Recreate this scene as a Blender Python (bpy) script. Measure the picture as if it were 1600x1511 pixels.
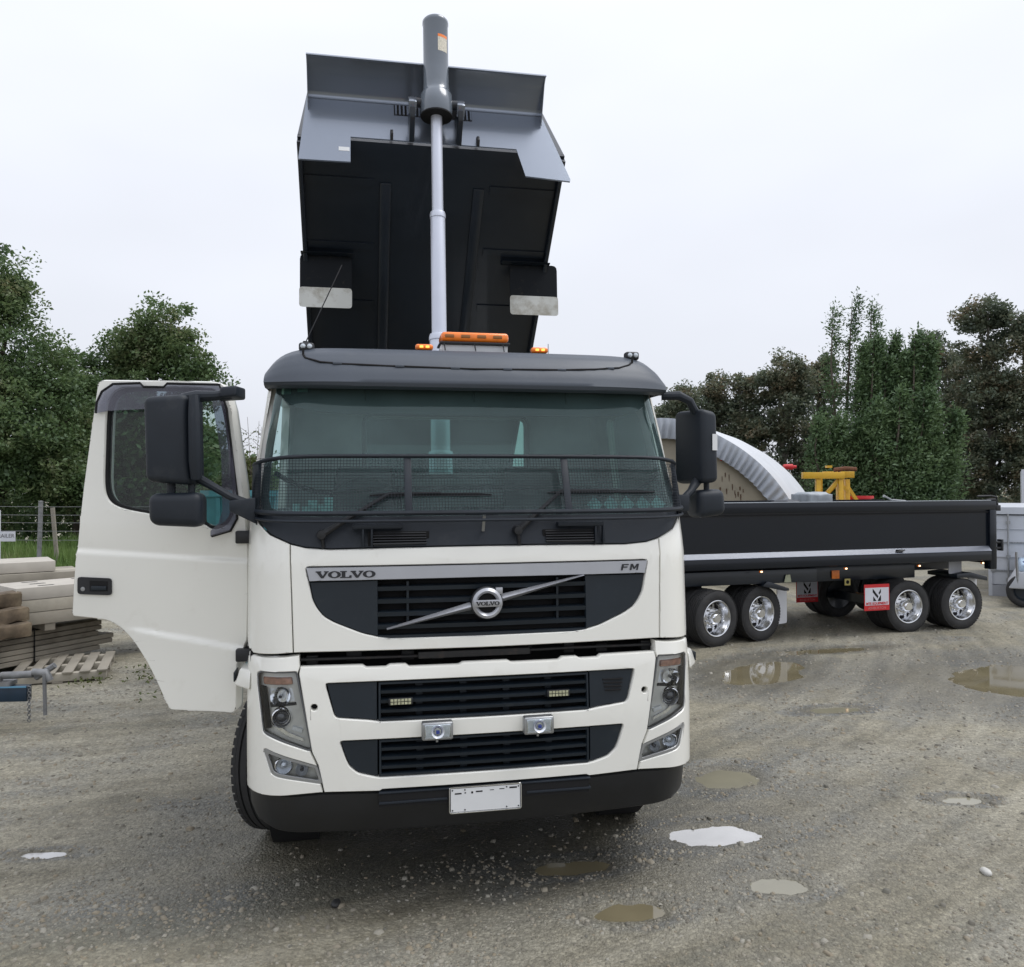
import bpy, bmesh, math, random
import numpy as np
from mathutils import Vector, Matrix
from mathutils.geometry import delaunay_2d_cdt
random.seed(7); RNG = np.random.default_rng(11)
R = math.radians
scene = bpy.context.scene
COL = scene.collection
for _o in list(bpy.data.objects): bpy.data.objects.remove(_o)

# ------------------------------------------------------------------ camera, sky, sun, exposure
CAM_H = 2.2
cam_d = bpy.data.cameras.new("camera"); cam = bpy.data.objects.new("camera", cam_d); COL.objects.link(cam)
cam_d.sensor_fit = 'HORIZONTAL'; cam_d.sensor_width = 36.0; cam_d.lens = 36.0 * 1250 / 1600
cam_d.clip_start = 0.05; cam_d.clip_end = 2000
cam.matrix_world = Matrix.Translation((0, 0, CAM_H)) @ Matrix.Rotation(R(90.5), 4, 'X') @ Matrix.Rotation(R(-0.29), 4, 'Z')
scene.camera = cam

world = bpy.data.worlds.new("World"); scene.world = world; world.use_nodes = True
nt = world.node_tree; nt.nodes.clear()
SUN_EL, SUN_AZ = 61, 92      # azimuth: direction the light comes from, degrees clockwise from +Y
wo = nt.nodes.new("ShaderNodeOutputWorld"); bg = nt.nodes.new("ShaderNodeBackground")
sky = nt.nodes.new("ShaderNodeTexSky"); sky.sky_type = 'NISHITA'; sky.sun_disc = False
sky.sun_elevation = R(SUN_EL); sky.sun_rotation = R(SUN_AZ); sky.air_density = 1.0; sky.dust_density = 3.0
tc = nt.nodes.new("ShaderNodeTexCoord")
sepz = nt.nodes.new("ShaderNodeSeparateXYZ"); nt.links.new(tc.outputs['Generated'], sepz.inputs[0])
ramp = nt.nodes.new("ShaderNodeMapRange"); ramp.inputs['From Min'].default_value = 0.0; ramp.inputs['From Max'].default_value = 1.0
ramp.inputs['To Min'].default_value = 7.1; ramp.inputs['To Max'].default_value = 11.6
nt.links.new(sepz.outputs['Z'], ramp.inputs['Value'])
mp = nt.nodes.new("ShaderNodeMapping"); mp.inputs['Scale'].default_value = (1.2, 1.2, 3.0)
nt.links.new(tc.outputs['Generated'], mp.inputs[0])
cn = nt.nodes.new("ShaderNodeTexNoise"); cn.inputs['Scale'].default_value = 1.6; cn.inputs['Detail'].default_value = 3; cn.inputs['Roughness'].default_value = 0.5
nt.links.new(mp.outputs[0], cn.inputs['Vector'])
cr = nt.nodes.new("ShaderNodeMapRange"); cr.inputs['From Min'].default_value = 0.3; cr.inputs['From Max'].default_value = 0.7
cr.inputs['To Min'].default_value = 0.93; cr.inputs['To Max'].default_value = 1.03
nt.links.new(cn.outputs['Fac'], cr.inputs['Value'])
mul = nt.nodes.new("ShaderNodeMath"); mul.operation = 'MULTIPLY'
nt.links.new(ramp.outputs[0], mul.inputs[0]); nt.links.new(cr.outputs[0], mul.inputs[1])
vc = nt.nodes.new("ShaderNodeVectorMath"); vc.operation = 'SCALE'; vc.inputs[0].default_value = (0.955, 0.988, 1.075)
nt.links.new(mul.outputs[0], vc.inputs['Scale'])
mx = nt.nodes.new("ShaderNodeMix"); mx.data_type = 'RGBA'; mx.inputs['Factor'].default_value = 0.94
nt.links.new(sky.outputs[0], mx.inputs['A']); nt.links.new(vc.outputs[0], mx.inputs['B'])
nt.links.new(mx.outputs['Result'], bg.inputs['Color']); bg.inputs['Strength'].default_value = 0.10
nt.links.new(bg.outputs[0], wo.inputs[0])

sun_d = bpy.data.lights.new("sun", 'SUN'); sun = bpy.data.objects.new("sun", sun_d); COL.objects.link(sun)
sun_d.energy = 1.4; sun_d.angle = R(30); sun_d.color = (1.0, 0.985, 0.96)
_sd = Vector((math.sin(R(SUN_AZ)) * math.cos(R(SUN_EL)), math.cos(R(SUN_AZ)) * math.cos(R(SUN_EL)), math.sin(R(SUN_EL))))
sun.rotation_euler = _sd.to_track_quat('Z', 'Y').to_euler(); sun.location = (0, -5, 20)
scene.view_settings.view_transform = 'Standard'; scene.view_settings.look = 'None'
scene.view_settings.gamma = 1; scene.view_settings.use_curve_mapping = False
scene.view_settings.exposure = 0.22
scene.render.engine = 'CYCLES'
scene.cycles.max_bounces = 8; scene.cycles.transparent_max_bounces = 16

# ------------------------------------------------------------------ materials
MATS = {}
def mat(name, col, rough=0.5, metal=0.0, coat=0.0, var=0.0, vscale=6.0, bump=0.0, bscale=60.0, dirt=None, dirt_amt=0.0, dscale=3.0, trans=0.0, emis=0.0, spec=0.5, rvar=0.0):
    m = bpy.data.materials.new(name); m.use_nodes = True; n = m.node_tree; b = n.nodes["Principled BSDF"]
    b.inputs['Base Color'].default_value = (*col, 1); b.inputs['Roughness'].default_value = rough; b.inputs['Metallic'].default_value = metal
    b.inputs['Coat Weight'].default_value = coat; b.inputs['Coat Roughness'].default_value = 0.05; b.inputs['Specular IOR Level'].default_value = spec
    tcn = n.nodes.new("ShaderNodeTexCoord")
    src = None
    if var > 0:
        t = n.nodes.new("ShaderNodeTexNoise"); t.inputs['Scale'].default_value = vscale; t.inputs['Detail'].default_value = 6; n.links.new(tcn.outputs['Object'], t.inputs['Vector'])
        mr = n.nodes.new("ShaderNodeMapRange"); mr.inputs['From Min'].default_value = 0.3; mr.inputs['From Max'].default_value = 0.7; mr.inputs['To Min'].default_value = 1 - var; mr.inputs['To Max'].default_value = 1 + var
        n.links.new(t.outputs['Fac'], mr.inputs['Value'])
        vm = n.nodes.new("ShaderNodeVectorMath"); vm.operation = 'SCALE'; vm.inputs[0].default_value = col; n.links.new(mr.outputs[0], vm.inputs['Scale'])
        src = vm.outputs[0]
        if rvar > 0:
            rr = n.nodes.new("ShaderNodeMapRange"); rr.inputs['From Min'].default_value = 0.3; rr.inputs['From Max'].default_value = 0.7; rr.inputs['To Min'].default_value = max(0.02, rough - rvar); rr.inputs['To Max'].default_value = min(1, rough + rvar)
            n.links.new(t.outputs['Fac'], rr.inputs['Value']); n.links.new(rr.outputs[0], b.inputs['Roughness'])
    if dirt is not None:
        t = n.nodes.new("ShaderNodeTexNoise"); t.inputs['Scale'].default_value = dscale; t.inputs['Detail'].default_value = 9; t.inputs['Roughness'].default_value = 0.65; n.links.new(tcn.outputs['Object'], t.inputs['Vector'])
        mr = n.nodes.new("ShaderNodeMapRange"); mr.inputs['From Min'].default_value = 0.62 - dirt_amt * 0.3; mr.inputs['From Max'].default_value = 0.75; mr.inputs['To Max'].default_value = min(1, dirt_amt * 1.6)
        n.links.new(t.outputs['Fac'], mr.inputs['Value'])
        mm = n.nodes.new("ShaderNodeMix"); mm.data_type = 'RGBA'; n.links.new(mr.outputs[0], mm.inputs['Factor'])
        if src: n.links.new(src, mm.inputs['A'])
        else: mm.inputs['A'].default_value = (*col, 1)
        mm.inputs['B'].default_value = (*dirt, 1); src = mm.outputs['Result']
    if src: n.links.new(src, b.inputs['Base Color'])
    if bump > 0:
        t = n.nodes.new("ShaderNodeTexNoise"); t.inputs['Scale'].default_value = bscale; t.inputs['Detail'].default_value = 4; n.links.new(tcn.outputs['Object'], t.inputs['Vector'])
        bp = n.nodes.new("ShaderNodeBump"); bp.inputs['Strength'].default_value = bump; bp.inputs['Distance'].default_value = 0.004; n.links.new(t.outputs['Fac'], bp.inputs['Height']); n.links.new(bp.outputs[0], b.inputs['Normal'])
    if trans > 0: b.inputs['Transmission Weight'].default_value = trans
    if emis > 0:
        b.inputs['Emission Color'].default_value = (*col, 1); b.inputs['Emission Strength'].default_value = emis
    MATS[name] = m; return m
def glassmat(name, tint, refl=1.0, rough=0.0, base=0.0, bcol=(.5, .55, .55), gcol=(1, 1, 1)):
    m = bpy.data.materials.new(name); m.use_nodes = True; n = m.node_tree; n.nodes.clear()
    o = n.nodes.new("ShaderNodeOutputMaterial"); t = n.nodes.new("ShaderNodeBsdfTransparent"); t.inputs[0].default_value = (*tint, 1)
    g = n.nodes.new("ShaderNodeBsdfGlossy"); g.inputs['Roughness'].default_value = rough; g.inputs[0].default_value = (*gcol, 1)
    f = n.nodes.new("ShaderNodeFresnel"); f.inputs[0].default_value = 1.5
    mm = n.nodes.new("ShaderNodeMath"); mm.operation = 'MULTIPLY'; mm.inputs[1].default_value = refl; n.links.new(f.outputs[0], mm.inputs[0])
    mixs = n.nodes.new("ShaderNodeMixShader"); n.links.new(mm.outputs[0], mixs.inputs[0]); n.links.new(t.outputs[0], mixs.inputs[1]); n.links.new(g.outputs[0], mixs.inputs[2])
    last = mixs
    if base > 0:     # diffuse film: dust, and on the windscreen a painted haze of reflection
        d = n.nodes.new("ShaderNodeBsdfDiffuse"); d.inputs[0].default_value = (*bcol, 1)
        tcn = n.nodes.new("ShaderNodeTexCoord"); nz = n.nodes.new("ShaderNodeTexNoise"); nz.inputs['Scale'].default_value = 2.5; nz.inputs['Detail'].default_value = 5
        n.links.new(tcn.outputs['Object'], nz.inputs['Vector'])
        mr = n.nodes.new("ShaderNodeMapRange"); mr.inputs['From Min'].default_value = .3; mr.inputs['From Max'].default_value = .7; mr.inputs['To Min'].default_value = base * .6; mr.inputs['To Max'].default_value = base * 1.4
        n.links.new(nz.outputs['Fac'], mr.inputs['Value'])
        m2 = n.nodes.new("ShaderNodeMixShader"); n.links.new(mr.outputs[0], m2.inputs[0]); n.links.new(mixs.outputs[0], m2.inputs[1]); n.links.new(d.outputs[0], m2.inputs[2]); last = m2
    n.links.new(last.outputs[0], o.inputs[0]); MATS[name] = m; return m

WHITE = mat('cream_paint', (0.825, 0.818, 0.765), 0.30, coat=0.7, var=0.03, vscale=1.2, dirt=(0.50, 0.46, 0.37), dirt_amt=0.10, dscale=7)
PLAST = mat('dark_plastic', (0.011, 0.016, 0.024), 0.5, spec=.4, var=0.15, vscale=4, bump=0.25, bscale=500, dirt=(0.10, 0.10, 0.10), dirt_amt=0.12, dscale=6)
VISOR = mat('visor_plastic', (0.058, 0.070, 0.090), 0.42, var=0.08, vscale=3, bump=0.15, bscale=600, dirt=(0.16, 0.16, 0.16), dirt_amt=0.08, dscale=8)
BLACK = mat('black_satin', (0.012, 0.013, 0.016), 0.45, var=0.2, vscale=5)
BUMP = mat('bumper_black', (0.008, 0.009, 0.011), 0.42, var=0.25, vscale=4, dirt=(0.035, 0.034, 0.033), dirt_amt=0.08, dscale=9)
VOID = mat('matt_black', (0.006, 0.006, 0.007), 0.9)
GRILLE = mat('grille_plastic', (0.010, 0.016, 0.023), 0.45, spec=.4, var=0.1, dirt=(0.08, 0.08, 0.075), dirt_amt=0.1, dscale=12)
SILVER = mat('silver_trim', (0.42, 0.43, 0.46), 0.32, metal=0.55, var=0.04)
CHROME = mat('chrome', (0.85, 0.86, 0.88), 0.07, metal=1.0)
ALLOY = mat('polished_alloy', (0.66, 0.67, 0.69), 0.17, metal=1.0, var=0.05)
STEEL = mat('dull_steel', (0.35, 0.36, 0.37), 0.4, metal=0.8, var=0.15, dirt=(0.2, 0.15, 0.1), dirt_amt=0.15)
ROD = mat('hoist_rod_chrome', (0.62, 0.65, 0.74), 0.38, metal=0.35, var=0.03)
CHAR = mat('charcoal_paint', (0.23, 0.26, 0.315), 0.24, metal=0.62, coat=0.6, var=0.04, vscale=2)
TUBE = mat('hoist_grey_paint', (0.15, 0.175, 0.21), 0.22, coat=0.5, var=0.05)
UNDER = mat('body_underside_black', (0.008, 0.013, 0.021), 0.35, coat=0.2, var=0.25, vscale=1.2, dirt=(0.03, 0.025, 0.03), dirt_amt=0.2, dscale=1.5)
TRAIL = mat('trailer_paint', (0.006, 0.009, 0.015), 0.22, coat=0.12, spec=.35, var=0.12, vscale=1.0, bump=0.06, bscale=1.2)
RUBBER = mat('tyre_rubber', (0.028, 0.028, 0.029), 0.8, var=0.2, vscale=8, bump=0.4, bscale=80, dirt=(0.12, 0.105, 0.085), dirt_amt=0.2, dscale=10)
ORANGE = mat('amber_lens', (0.95, 0.22, 0.01), 0.25, coat=0.6, var=0.1, vscale=30)
AMBERD = mat('amber_reflector', (0.75, 0.20, 0.03), 0.4, var=0.15, vscale=25)
LIT = mat('lit_lamp', (1.0, 0.75, 0.45), 0.4, emis=3.0)
GLINT = mat('reflector_silver', (0.80, 0.83, 0.88), 0.28, metal=0.5, var=0.2, vscale=25)
REFL = mat('headlight_inner', (0.72, 0.71, 0.66), 0.4, metal=0.05, var=0.12, vscale=14)
DLENS = mat('projector_lens', (0.03, 0.035, 0.05), 0.06, coat=1)
FROST = mat('frosted_lens', (0.62, 0.66, 0.72), 0.2, metal=0.4, var=0.3, vscale=18)
LED = mat('led_lens', (0.45, 0.45, 0.30), 0.25, var=0.3, vscale=60)
PLATE = mat('plate_white', (0.72, 0.73, 0.74), 0.4, var=0.03)
FLAP = mat('mudflap_white', (0.62, 0.63, 0.60), 0.5, var=0.08, vscale=3, dirt=(0.20, 0.16, 0.09), dirt_amt=0.5, dscale=7)
FLAPW = mat('mudflap_plain_white', (0.62, 0.63, 0.66), 0.5, var=0.08, vscale=3, dirt=(0.4, 0.38, 0.33), dirt_amt=0.2, dscale=5)
FLAPD = mat('mudflap_black_muddy', (0.007, 0.009, 0.012), 0.7, spec=.2, dirt=(0.16, 0.14, 0.10), dirt_amt=0.10, dscale=18)
RED = mat('sign_red', (0.55, 0.02, 0.025), 0.45, var=0.08)
SIGNW = mat('sign_white', (0.62, 0.63, 0.68), 0.45, var=0.05)
CABIN = mat('cabin_trim', (0.44, 0.47, 0.46), 0.8, var=0.1)
CABIND = mat('cabin_dark_trim', (0.05, 0.06, 0.062), 0.7, var=0.15)
PAPER = mat('aqua_paper', (0.45, 0.72, 0.70), 0.6, var=0.35, vscale=40)
WIND = glassmat('windscreen_glass', (0.52, 0.69, 0.68), refl=1.0, base=0.15, bcol=(.24, .36, .365), gcol=(.85, 1, .98))  # base and bcol paint a hazy teal reflection onto the screen
SIDEG = glassmat('side_glass', (0.55, 0.70, 0.66), refl=1.0, base=0.03)
CLEAR = glassmat('clear_lens', (0.93, 0.95, 0.96), refl=1.0)
SMOKE = glassmat('smoked_deflector', (0.40, 0.42, 0.50), refl=1.0, base=0.28, bcol=(.30, .30, .38))

# ------------------------------------------------------------------ mesh helpers
def inside(x, y, L):
    c = False; n = len(L); j = n - 1
    for i in range(n):
        if (L[i][1] > y) != (L[j][1] > y) and x < (L[j][0] - L[i][0]) * (y - L[i][1]) / (L[j][1] - L[i][1]) + L[i][0]: c = not c
        j = i
    return c
def clean(L):
    o = []
    for p in L:
        if not o or math.hypot(p[0] - o[-1][0], p[1] - o[-1][1]) > 1e-5: o.append((p[0], p[1]))
    while len(o) > 2 and math.hypot(o[0][0] - o[-1][0], o[0][1] - o[-1][1]) < 1e-5: o.pop()
    return o
def tess(loops):      # triangles between an outline and its holes; the loops must be clean()
    flat = [Vector((a, b)) for l in loops for a, b in l]; ed = []; st = 0
    for l in loops: n = len(l); ed += [(st + i, st + (i + 1) % n) for i in range(n)]; st += n
    v, e, f, ov, oe, of = delaunay_2d_cdt(flat, ed, [], 0, 1e-6); back = {}
    for i, src in enumerate(ov):
        if src: back[i] = src[0]
    out = []
    for t in f:
        if not all(i in back for i in t): continue
        x = sum(v[i].x for i in t) / 3; y = sum(v[i].y for i in t) / 3
        if inside(x, y, loops[0]) and not any(inside(x, y, h) for h in loops[1:]): out.append(tuple(back[i] for i in t))
    return out
def link(name, me, parent=None, mats=None):
    o = bpy.data.objects.new(name, me); COL.objects.link(o)
    if parent is not None: o.parent = parent
    return o
def thing(name, label, cat, loc=(0, 0, 0), rz=0, group=None):
    o = bpy.data.objects.new(name, None); COL.objects.link(o); o.location = loc; o.rotation_euler = (0, 0, rz)
    o.empty_display_size = 0.2; o['label'] = label; o['category'] = cat
    if group: o['group'] = group
    return o
def tag(o, label, cat, group=None):
    o['label'] = label; o['category'] = cat
    if group: o['group'] = group
    return o
class MB:
    def __init__(s): s.v = []; s.f = []
    def add(s, vs, fs):
        b = len(s.v); s.v += [tuple(p) for p in vs]; s.f += [tuple(b + i for i in f) for f in fs]; return s
    def hexa(s, p):      # p: 8 corners, bottom 4 ccw then top 4
        return s.add(p, [(0, 3, 2, 1), (4, 5, 6, 7), (0, 1, 5, 4), (1, 2, 6, 5), (2, 3, 7, 6), (3, 0, 4, 7)])
    def box(s, x0, x1, y0, y1, z0, z1):
        return s.hexa([(x0, y0, z0), (x1, y0, z0), (x1, y1, z0), (x0, y1, z0), (x0, y0, z1), (x1, y0, z1), (x1, y1, z1), (x0, y1, z1)])
    def obox(s, c, size, M=None):
        hx, hy, hz = size[0] / 2, size[1] / 2, size[2] / 2
        P = [Vector(q) for q in [(-hx, -hy, -hz), (hx, -hy, -hz), (hx, hy, -hz), (-hx, hy, -hz), (-hx, -hy, hz), (hx, -hy, hz), (hx, hy, hz), (-hx, hy, hz)]]
        if M is not None: P = [M @ q for q in P]
        return s.hexa([q + Vector(c) for q in P])
    def beam(s, a, b, w, h, up=(0, 0, 1)):
        a = Vector(a); b = Vector(b); d = (b - a).normalized(); up = Vector(up)
        if abs(d.dot(up)) > .99: up = Vector((0, 1, 0))
        x = d.cross(up).normalized(); z = x.cross(d)
        P = []
        for base in (a, b):
            P += [base - x * w / 2 - z * h / 2, base + x * w / 2 - z * h / 2, base + x * w / 2 + z * h / 2, base - x * w / 2 + z * h / 2]
        return s.hexa(P)
    def tube(s, pts, r, n=8, cap=True, closed=False):
        pts = [Vector(p) for p in pts]; k = len(pts); rs = r if isinstance(r, (list, tuple)) else [r] * k
        ref = None; vs = []
        for i, p in enumerate(pts):
            if closed: d = pts[(i + 1) % k] - pts[i - 1]
            else: d = pts[min(i + 1, k - 1)] - pts[max(i - 1, 0)]
            d.normalize()
            if ref is None: ref = Vector((0, 0, 1)) if abs(d.z) < 0.9 else Vector((1, 0, 0))
            x = (ref - d * ref.dot(d)).normalized(); ref = x; y = d.cross(x)
            for j in range(n):
                a = 2 * math.pi * j / n; vs.append(p + (x * math.cos(a) + y * math.sin(a)) * rs[i])
        fs = []
        for i in range(k if closed else k - 1):
            i2 = (i + 1) % k
            for j in range(n): fs.append((i * n + j, i * n + (j + 1) % n, i2 * n + (j + 1) % n, i2 * n + j))
        if cap and not closed: fs += [tuple(range(n))[::-1], tuple((k - 1) * n + j for j in range(n))]
        return s.add(vs, fs)
    def lathe(s, prof, c=(0, 0, 0), axis=(0, 1, 0), n=24, closed=False):
        # prof: list of (radius, along axis)
        ax = Vector(axis).normalized(); x = ax.orthogonal().normalized(); y = ax.cross(x); c = Vector(c); vs = []
        for r_, t in prof:
            for j in range(n):
                a = 2 * math.pi * j / n; vs.append(c + ax * t + (x * math.cos(a) + y * math.sin(a)) * max(r_, 1e-4))
        m = len(prof); fs = []
        for i in range(m if closed else m - 1):
            i2 = (i + 1) % m
            for j in range(n): fs.append((i * n + j, i2 * n + j, i2 * n + (j + 1) % n, i * n + (j + 1) % n))
        return s.add(vs, fs)
    def prism(s, poly, fn, t0, t1):
        # poly: list of (a,b); fn(a,b,t)->xyz
        poly = clean(poly); n = len(poly); tris = tess([poly])
        vs = [fn(a, b, t0) for a, b in poly] + [fn(a, b, t1) for a, b in poly]
        fs = [tuple(t) for t in tris] + [tuple(n + i for i in t[::-1]) for t in tris] + [(i, (i + 1) % n, n + (i + 1) % n, n + i) for i in range(n)]
        return s.add(vs, fs)
    def build(s, name, m, parent=None, bevel=0.0, seg=2, smooth=35, sub=0):
        me = bpy.data.meshes.new(name); bm = bmesh.new()
        vs = [bm.verts.new(p) for p in s.v]
        for f in s.f:
            try: bm.faces.new([vs[i] for i in f])
            except ValueError: pass
        bmesh.ops.recalc_face_normals(bm, faces=bm.faces)
        if bevel > 0:
            es = [e for e in bm.edges if e.is_manifold and e.calc_face_angle(0) > R(25)]
            bmesh.ops.bevel(bm, geom=es, offset=bevel, offset_type='OFFSET', segments=seg, profile=0.5, affect='EDGES', clamp_overlap=True)
        bm.to_mesh(me); bm.free()
        if smooth:
            me.polygons.foreach_set('use_smooth', [True] * len(me.polygons)); me.set_sharp_from_angle(angle=R(smooth))
        me.materials.append(m)
        o = link(name, me, parent)
        return o
def fastmesh(name, V, F4=None, F3=None, m=None, parent=None, smooth=False):
    me = bpy.data.meshes.new(name); V = np.asarray(V, np.float32); me.vertices.add(len(V)); me.vertices.foreach_set('co', V.ravel())
    n4 = 0 if F4 is None else len(F4); n3 = 0 if F3 is None else len(F3)
    loops = []; tot = []
    if n4: loops.append(np.asarray(F4, np.int32).ravel()); tot.append(np.full(n4, 4, np.int32))
    if n3: loops.append(np.asarray(F3, np.int32).ravel()); tot.append(np.full(n3, 3, np.int32))
    loops = np.concatenate(loops); tot = np.concatenate(tot); st = np.concatenate([[0], np.cumsum(tot)[:-1]]).astype(np.int32)
    me.loops.add(len(loops)); me.loops.foreach_set('vertex_index', loops)
    me.polygons.add(len(tot)); me.polygons.foreach_set('loop_start', st); me.polygons.foreach_set('loop_total', tot)
    if smooth: me.polygons.foreach_set('use_smooth', np.ones(len(tot), bool))
    me.update(calc_edges=True)
    if m: me.materials.append(m)
    return link(name, me, parent)
def copy_tree(o, parent=None):
    c = o.copy(); COL.objects.link(c); c.parent = parent
    for ch in list(o.children): copy_tree(ch, c)
    return c
def textmesh(name, body, size, m, M, parent=None, ext=0.001, sx=1.0, bold=0.0, shear=0.0, align='CENTER'):
    cu = bpy.data.curves.new(name, 'FONT'); cu.body = body; cu.size = size; cu.extrude = ext; cu.align_x = align; cu.align_y = 'CENTER'; cu.offset = bold; cu.shear = shear; cu.resolution_u = 3
    to = bpy.data.objects.new(name, cu); COL.objects.link(to); bpy.context.view_layer.update()
    me = bpy.data.meshes.new_from_object(to); bpy.data.objects.remove(to)
    me.transform(Matrix.Diagonal((sx, 1, 1, 1))); me.transform(M); me.materials.clear(); me.materials.append(m)
    return link(name, me, parent)
def smoothpoly(pts, it=2):
    for _ in range(it):
        q = []
        for i in range(len(pts)):
            a = pts[i]; b = pts[(i + 1) % len(pts)]
            q += [(a[0] * .75 + b[0] * .25, a[1] * .75 + b[1] * .25), (a[0] * .25 + b[0] * .75, a[1] * .25 + b[1] * .75)]
        pts = q
    return pts
def roundpoly(pts, r=0.02, n=3):
    out = []; k = len(pts)
    for i in range(k):
        a = Vector(pts[i - 1]); b = Vector(pts[i]); c = Vector(pts[(i + 1) % k])
        u = (a - b); v = (c - b); rr = min(r, u.length * .45, v.length * .45); p = b + u.normalized() * rr; q = b + v.normalized() * rr
        for j in range(n + 1):
            t = j / n; w = p * (1 - t) ** 2 + b * 2 * t * (1 - t) + q * t * t; out.append((w.x, w.y))
    return out

# ------------------------------------------------------------------ ground
PUD = [  # cx, cy, rx, ry, rot, kind
    (1.28, 5.12, .34, .15, 8, 'pale'), (1.46, 4.47, .17, .10, 0, 'silt'), (.60, 4.20, .20, .10, 5, 'brown'),
    (3.02, 9.65, .80, .45, 50, 'brown'), (6.25, 9.15, 1.40, .92, 12, 'brown'),
    (1.62, 6.12, .26, .20, 20, 'silt'), (.33, 4.70, .26, .09, 10, 'brown'), (-2.87, 4.90, .17, .05, 5, 'pale'),
    (3.2, 8.0, .30, .11, 10, 'silt'), (3.18, 5.68, .16, .07, 0, 'silt'), (4.2, 10.9, .8, .15, 15, 'brown')]
def fb(x, y, s, seed, octs=4):
    r = np.random.default_rng(seed); out = np.zeros_like(x); amp = 1.0; tot = 0
    for o in range(octs):
        for k in range(4):
            a = r.uniform(0, 2 * np.pi); w = (2 ** o) / s * r.uniform(.7, 1.4) * 2 * np.pi; p = r.uniform(0, 6.28)
            out += amp * np.sin((x * np.cos(a) + y * np.sin(a)) * w + p + 1.3 * np.sin((x * np.sin(a) - y * np.cos(a)) * w * .6 + p * 2)) / 4
        tot += amp; amp *= .55
    return out / tot * 1.6
def pudd(x, y, p):
    c, s = math.cos(R(p[4])), math.sin(R(p[4])); dx = x - p[0]; dy = y - p[1]; a = (dx * c + dy * s) / p[2]; b = (-dx * s + dy * c) / p[3]
    return np.sqrt(a * a + b * b) + .22 * fb(x, y, max(p[3], .12) * 1.8, int(abs(p[0]) * 100) + 3, 5)
def ground_fields(x, y):
    near = np.clip(1.3 - y / 26, .2, 1)
    h = .010 * fb(x, y, 3.1, 5) + .004 * fb(x, y, .55, 6, 3)
    rr = np.hypot(x + 6, y - 16)
    h += .006 * np.sin(rr * 5.2 + fb(x, y, 4, 8)) * np.exp(-((rr - 12.2) / 3.5) ** 2)
    wet = np.zeros_like(x); stone = np.clip(.35 + .55 * fb(x, y, 1.9, 9) , 0, 1)
    for p in PUD:
        q = pudd(x, y, p); k = np.clip((1.15 - q) / .5, 0, 1); k = k * k * (3 - 2 * k)
        h = h * (1 - np.clip(1.9 - q, 0, 1)) - .026 * k + .0 * q
        wet = np.maximum(wet, np.clip(2.3 - q, 0, 1) * .75); ring = np.exp(-((q - 1.7) / .5) ** 2); stone = np.maximum(stone * (1 - .6 * k), ring * .95 * (1 if p[5] != 'brown' or p[2] < .5 else .6))
    sa = np.arctan2(y - 16, x + 6) * 12; track = .52 + .50 * fb(rr * 1.0 + .25 * fb(x, y, 4, 15), sa * .13, 1.5, 12, 4) + .28 * fb(rr, sa * .05, .34, 18, 3) + .10 * fb(x, y, .4, 19)
    # verge rises behind the yard on the left
    h += np.where((y > 17) & (x < -5), np.clip((y - 17) / 5, 0, 1) * .45, 0)
    damp_shade = np.exp(-(((x + .1) / 2.4) ** 2 + ((y - 5.3) / 1.5) ** 2))  # damp ground and the truck's soft contact shadow, both darkened into the ground colour
    wet = np.maximum(wet, 1.15 * damp_shade)
    return h, wet, stone, track
def axis(lo, hi, step, far, n):
    core = np.arange(lo, hi + 1e-6, step); g = np.geomspace(step * 2, far, n)
    return np.concatenate([lo - g[::-1], core, hi + g])
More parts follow.
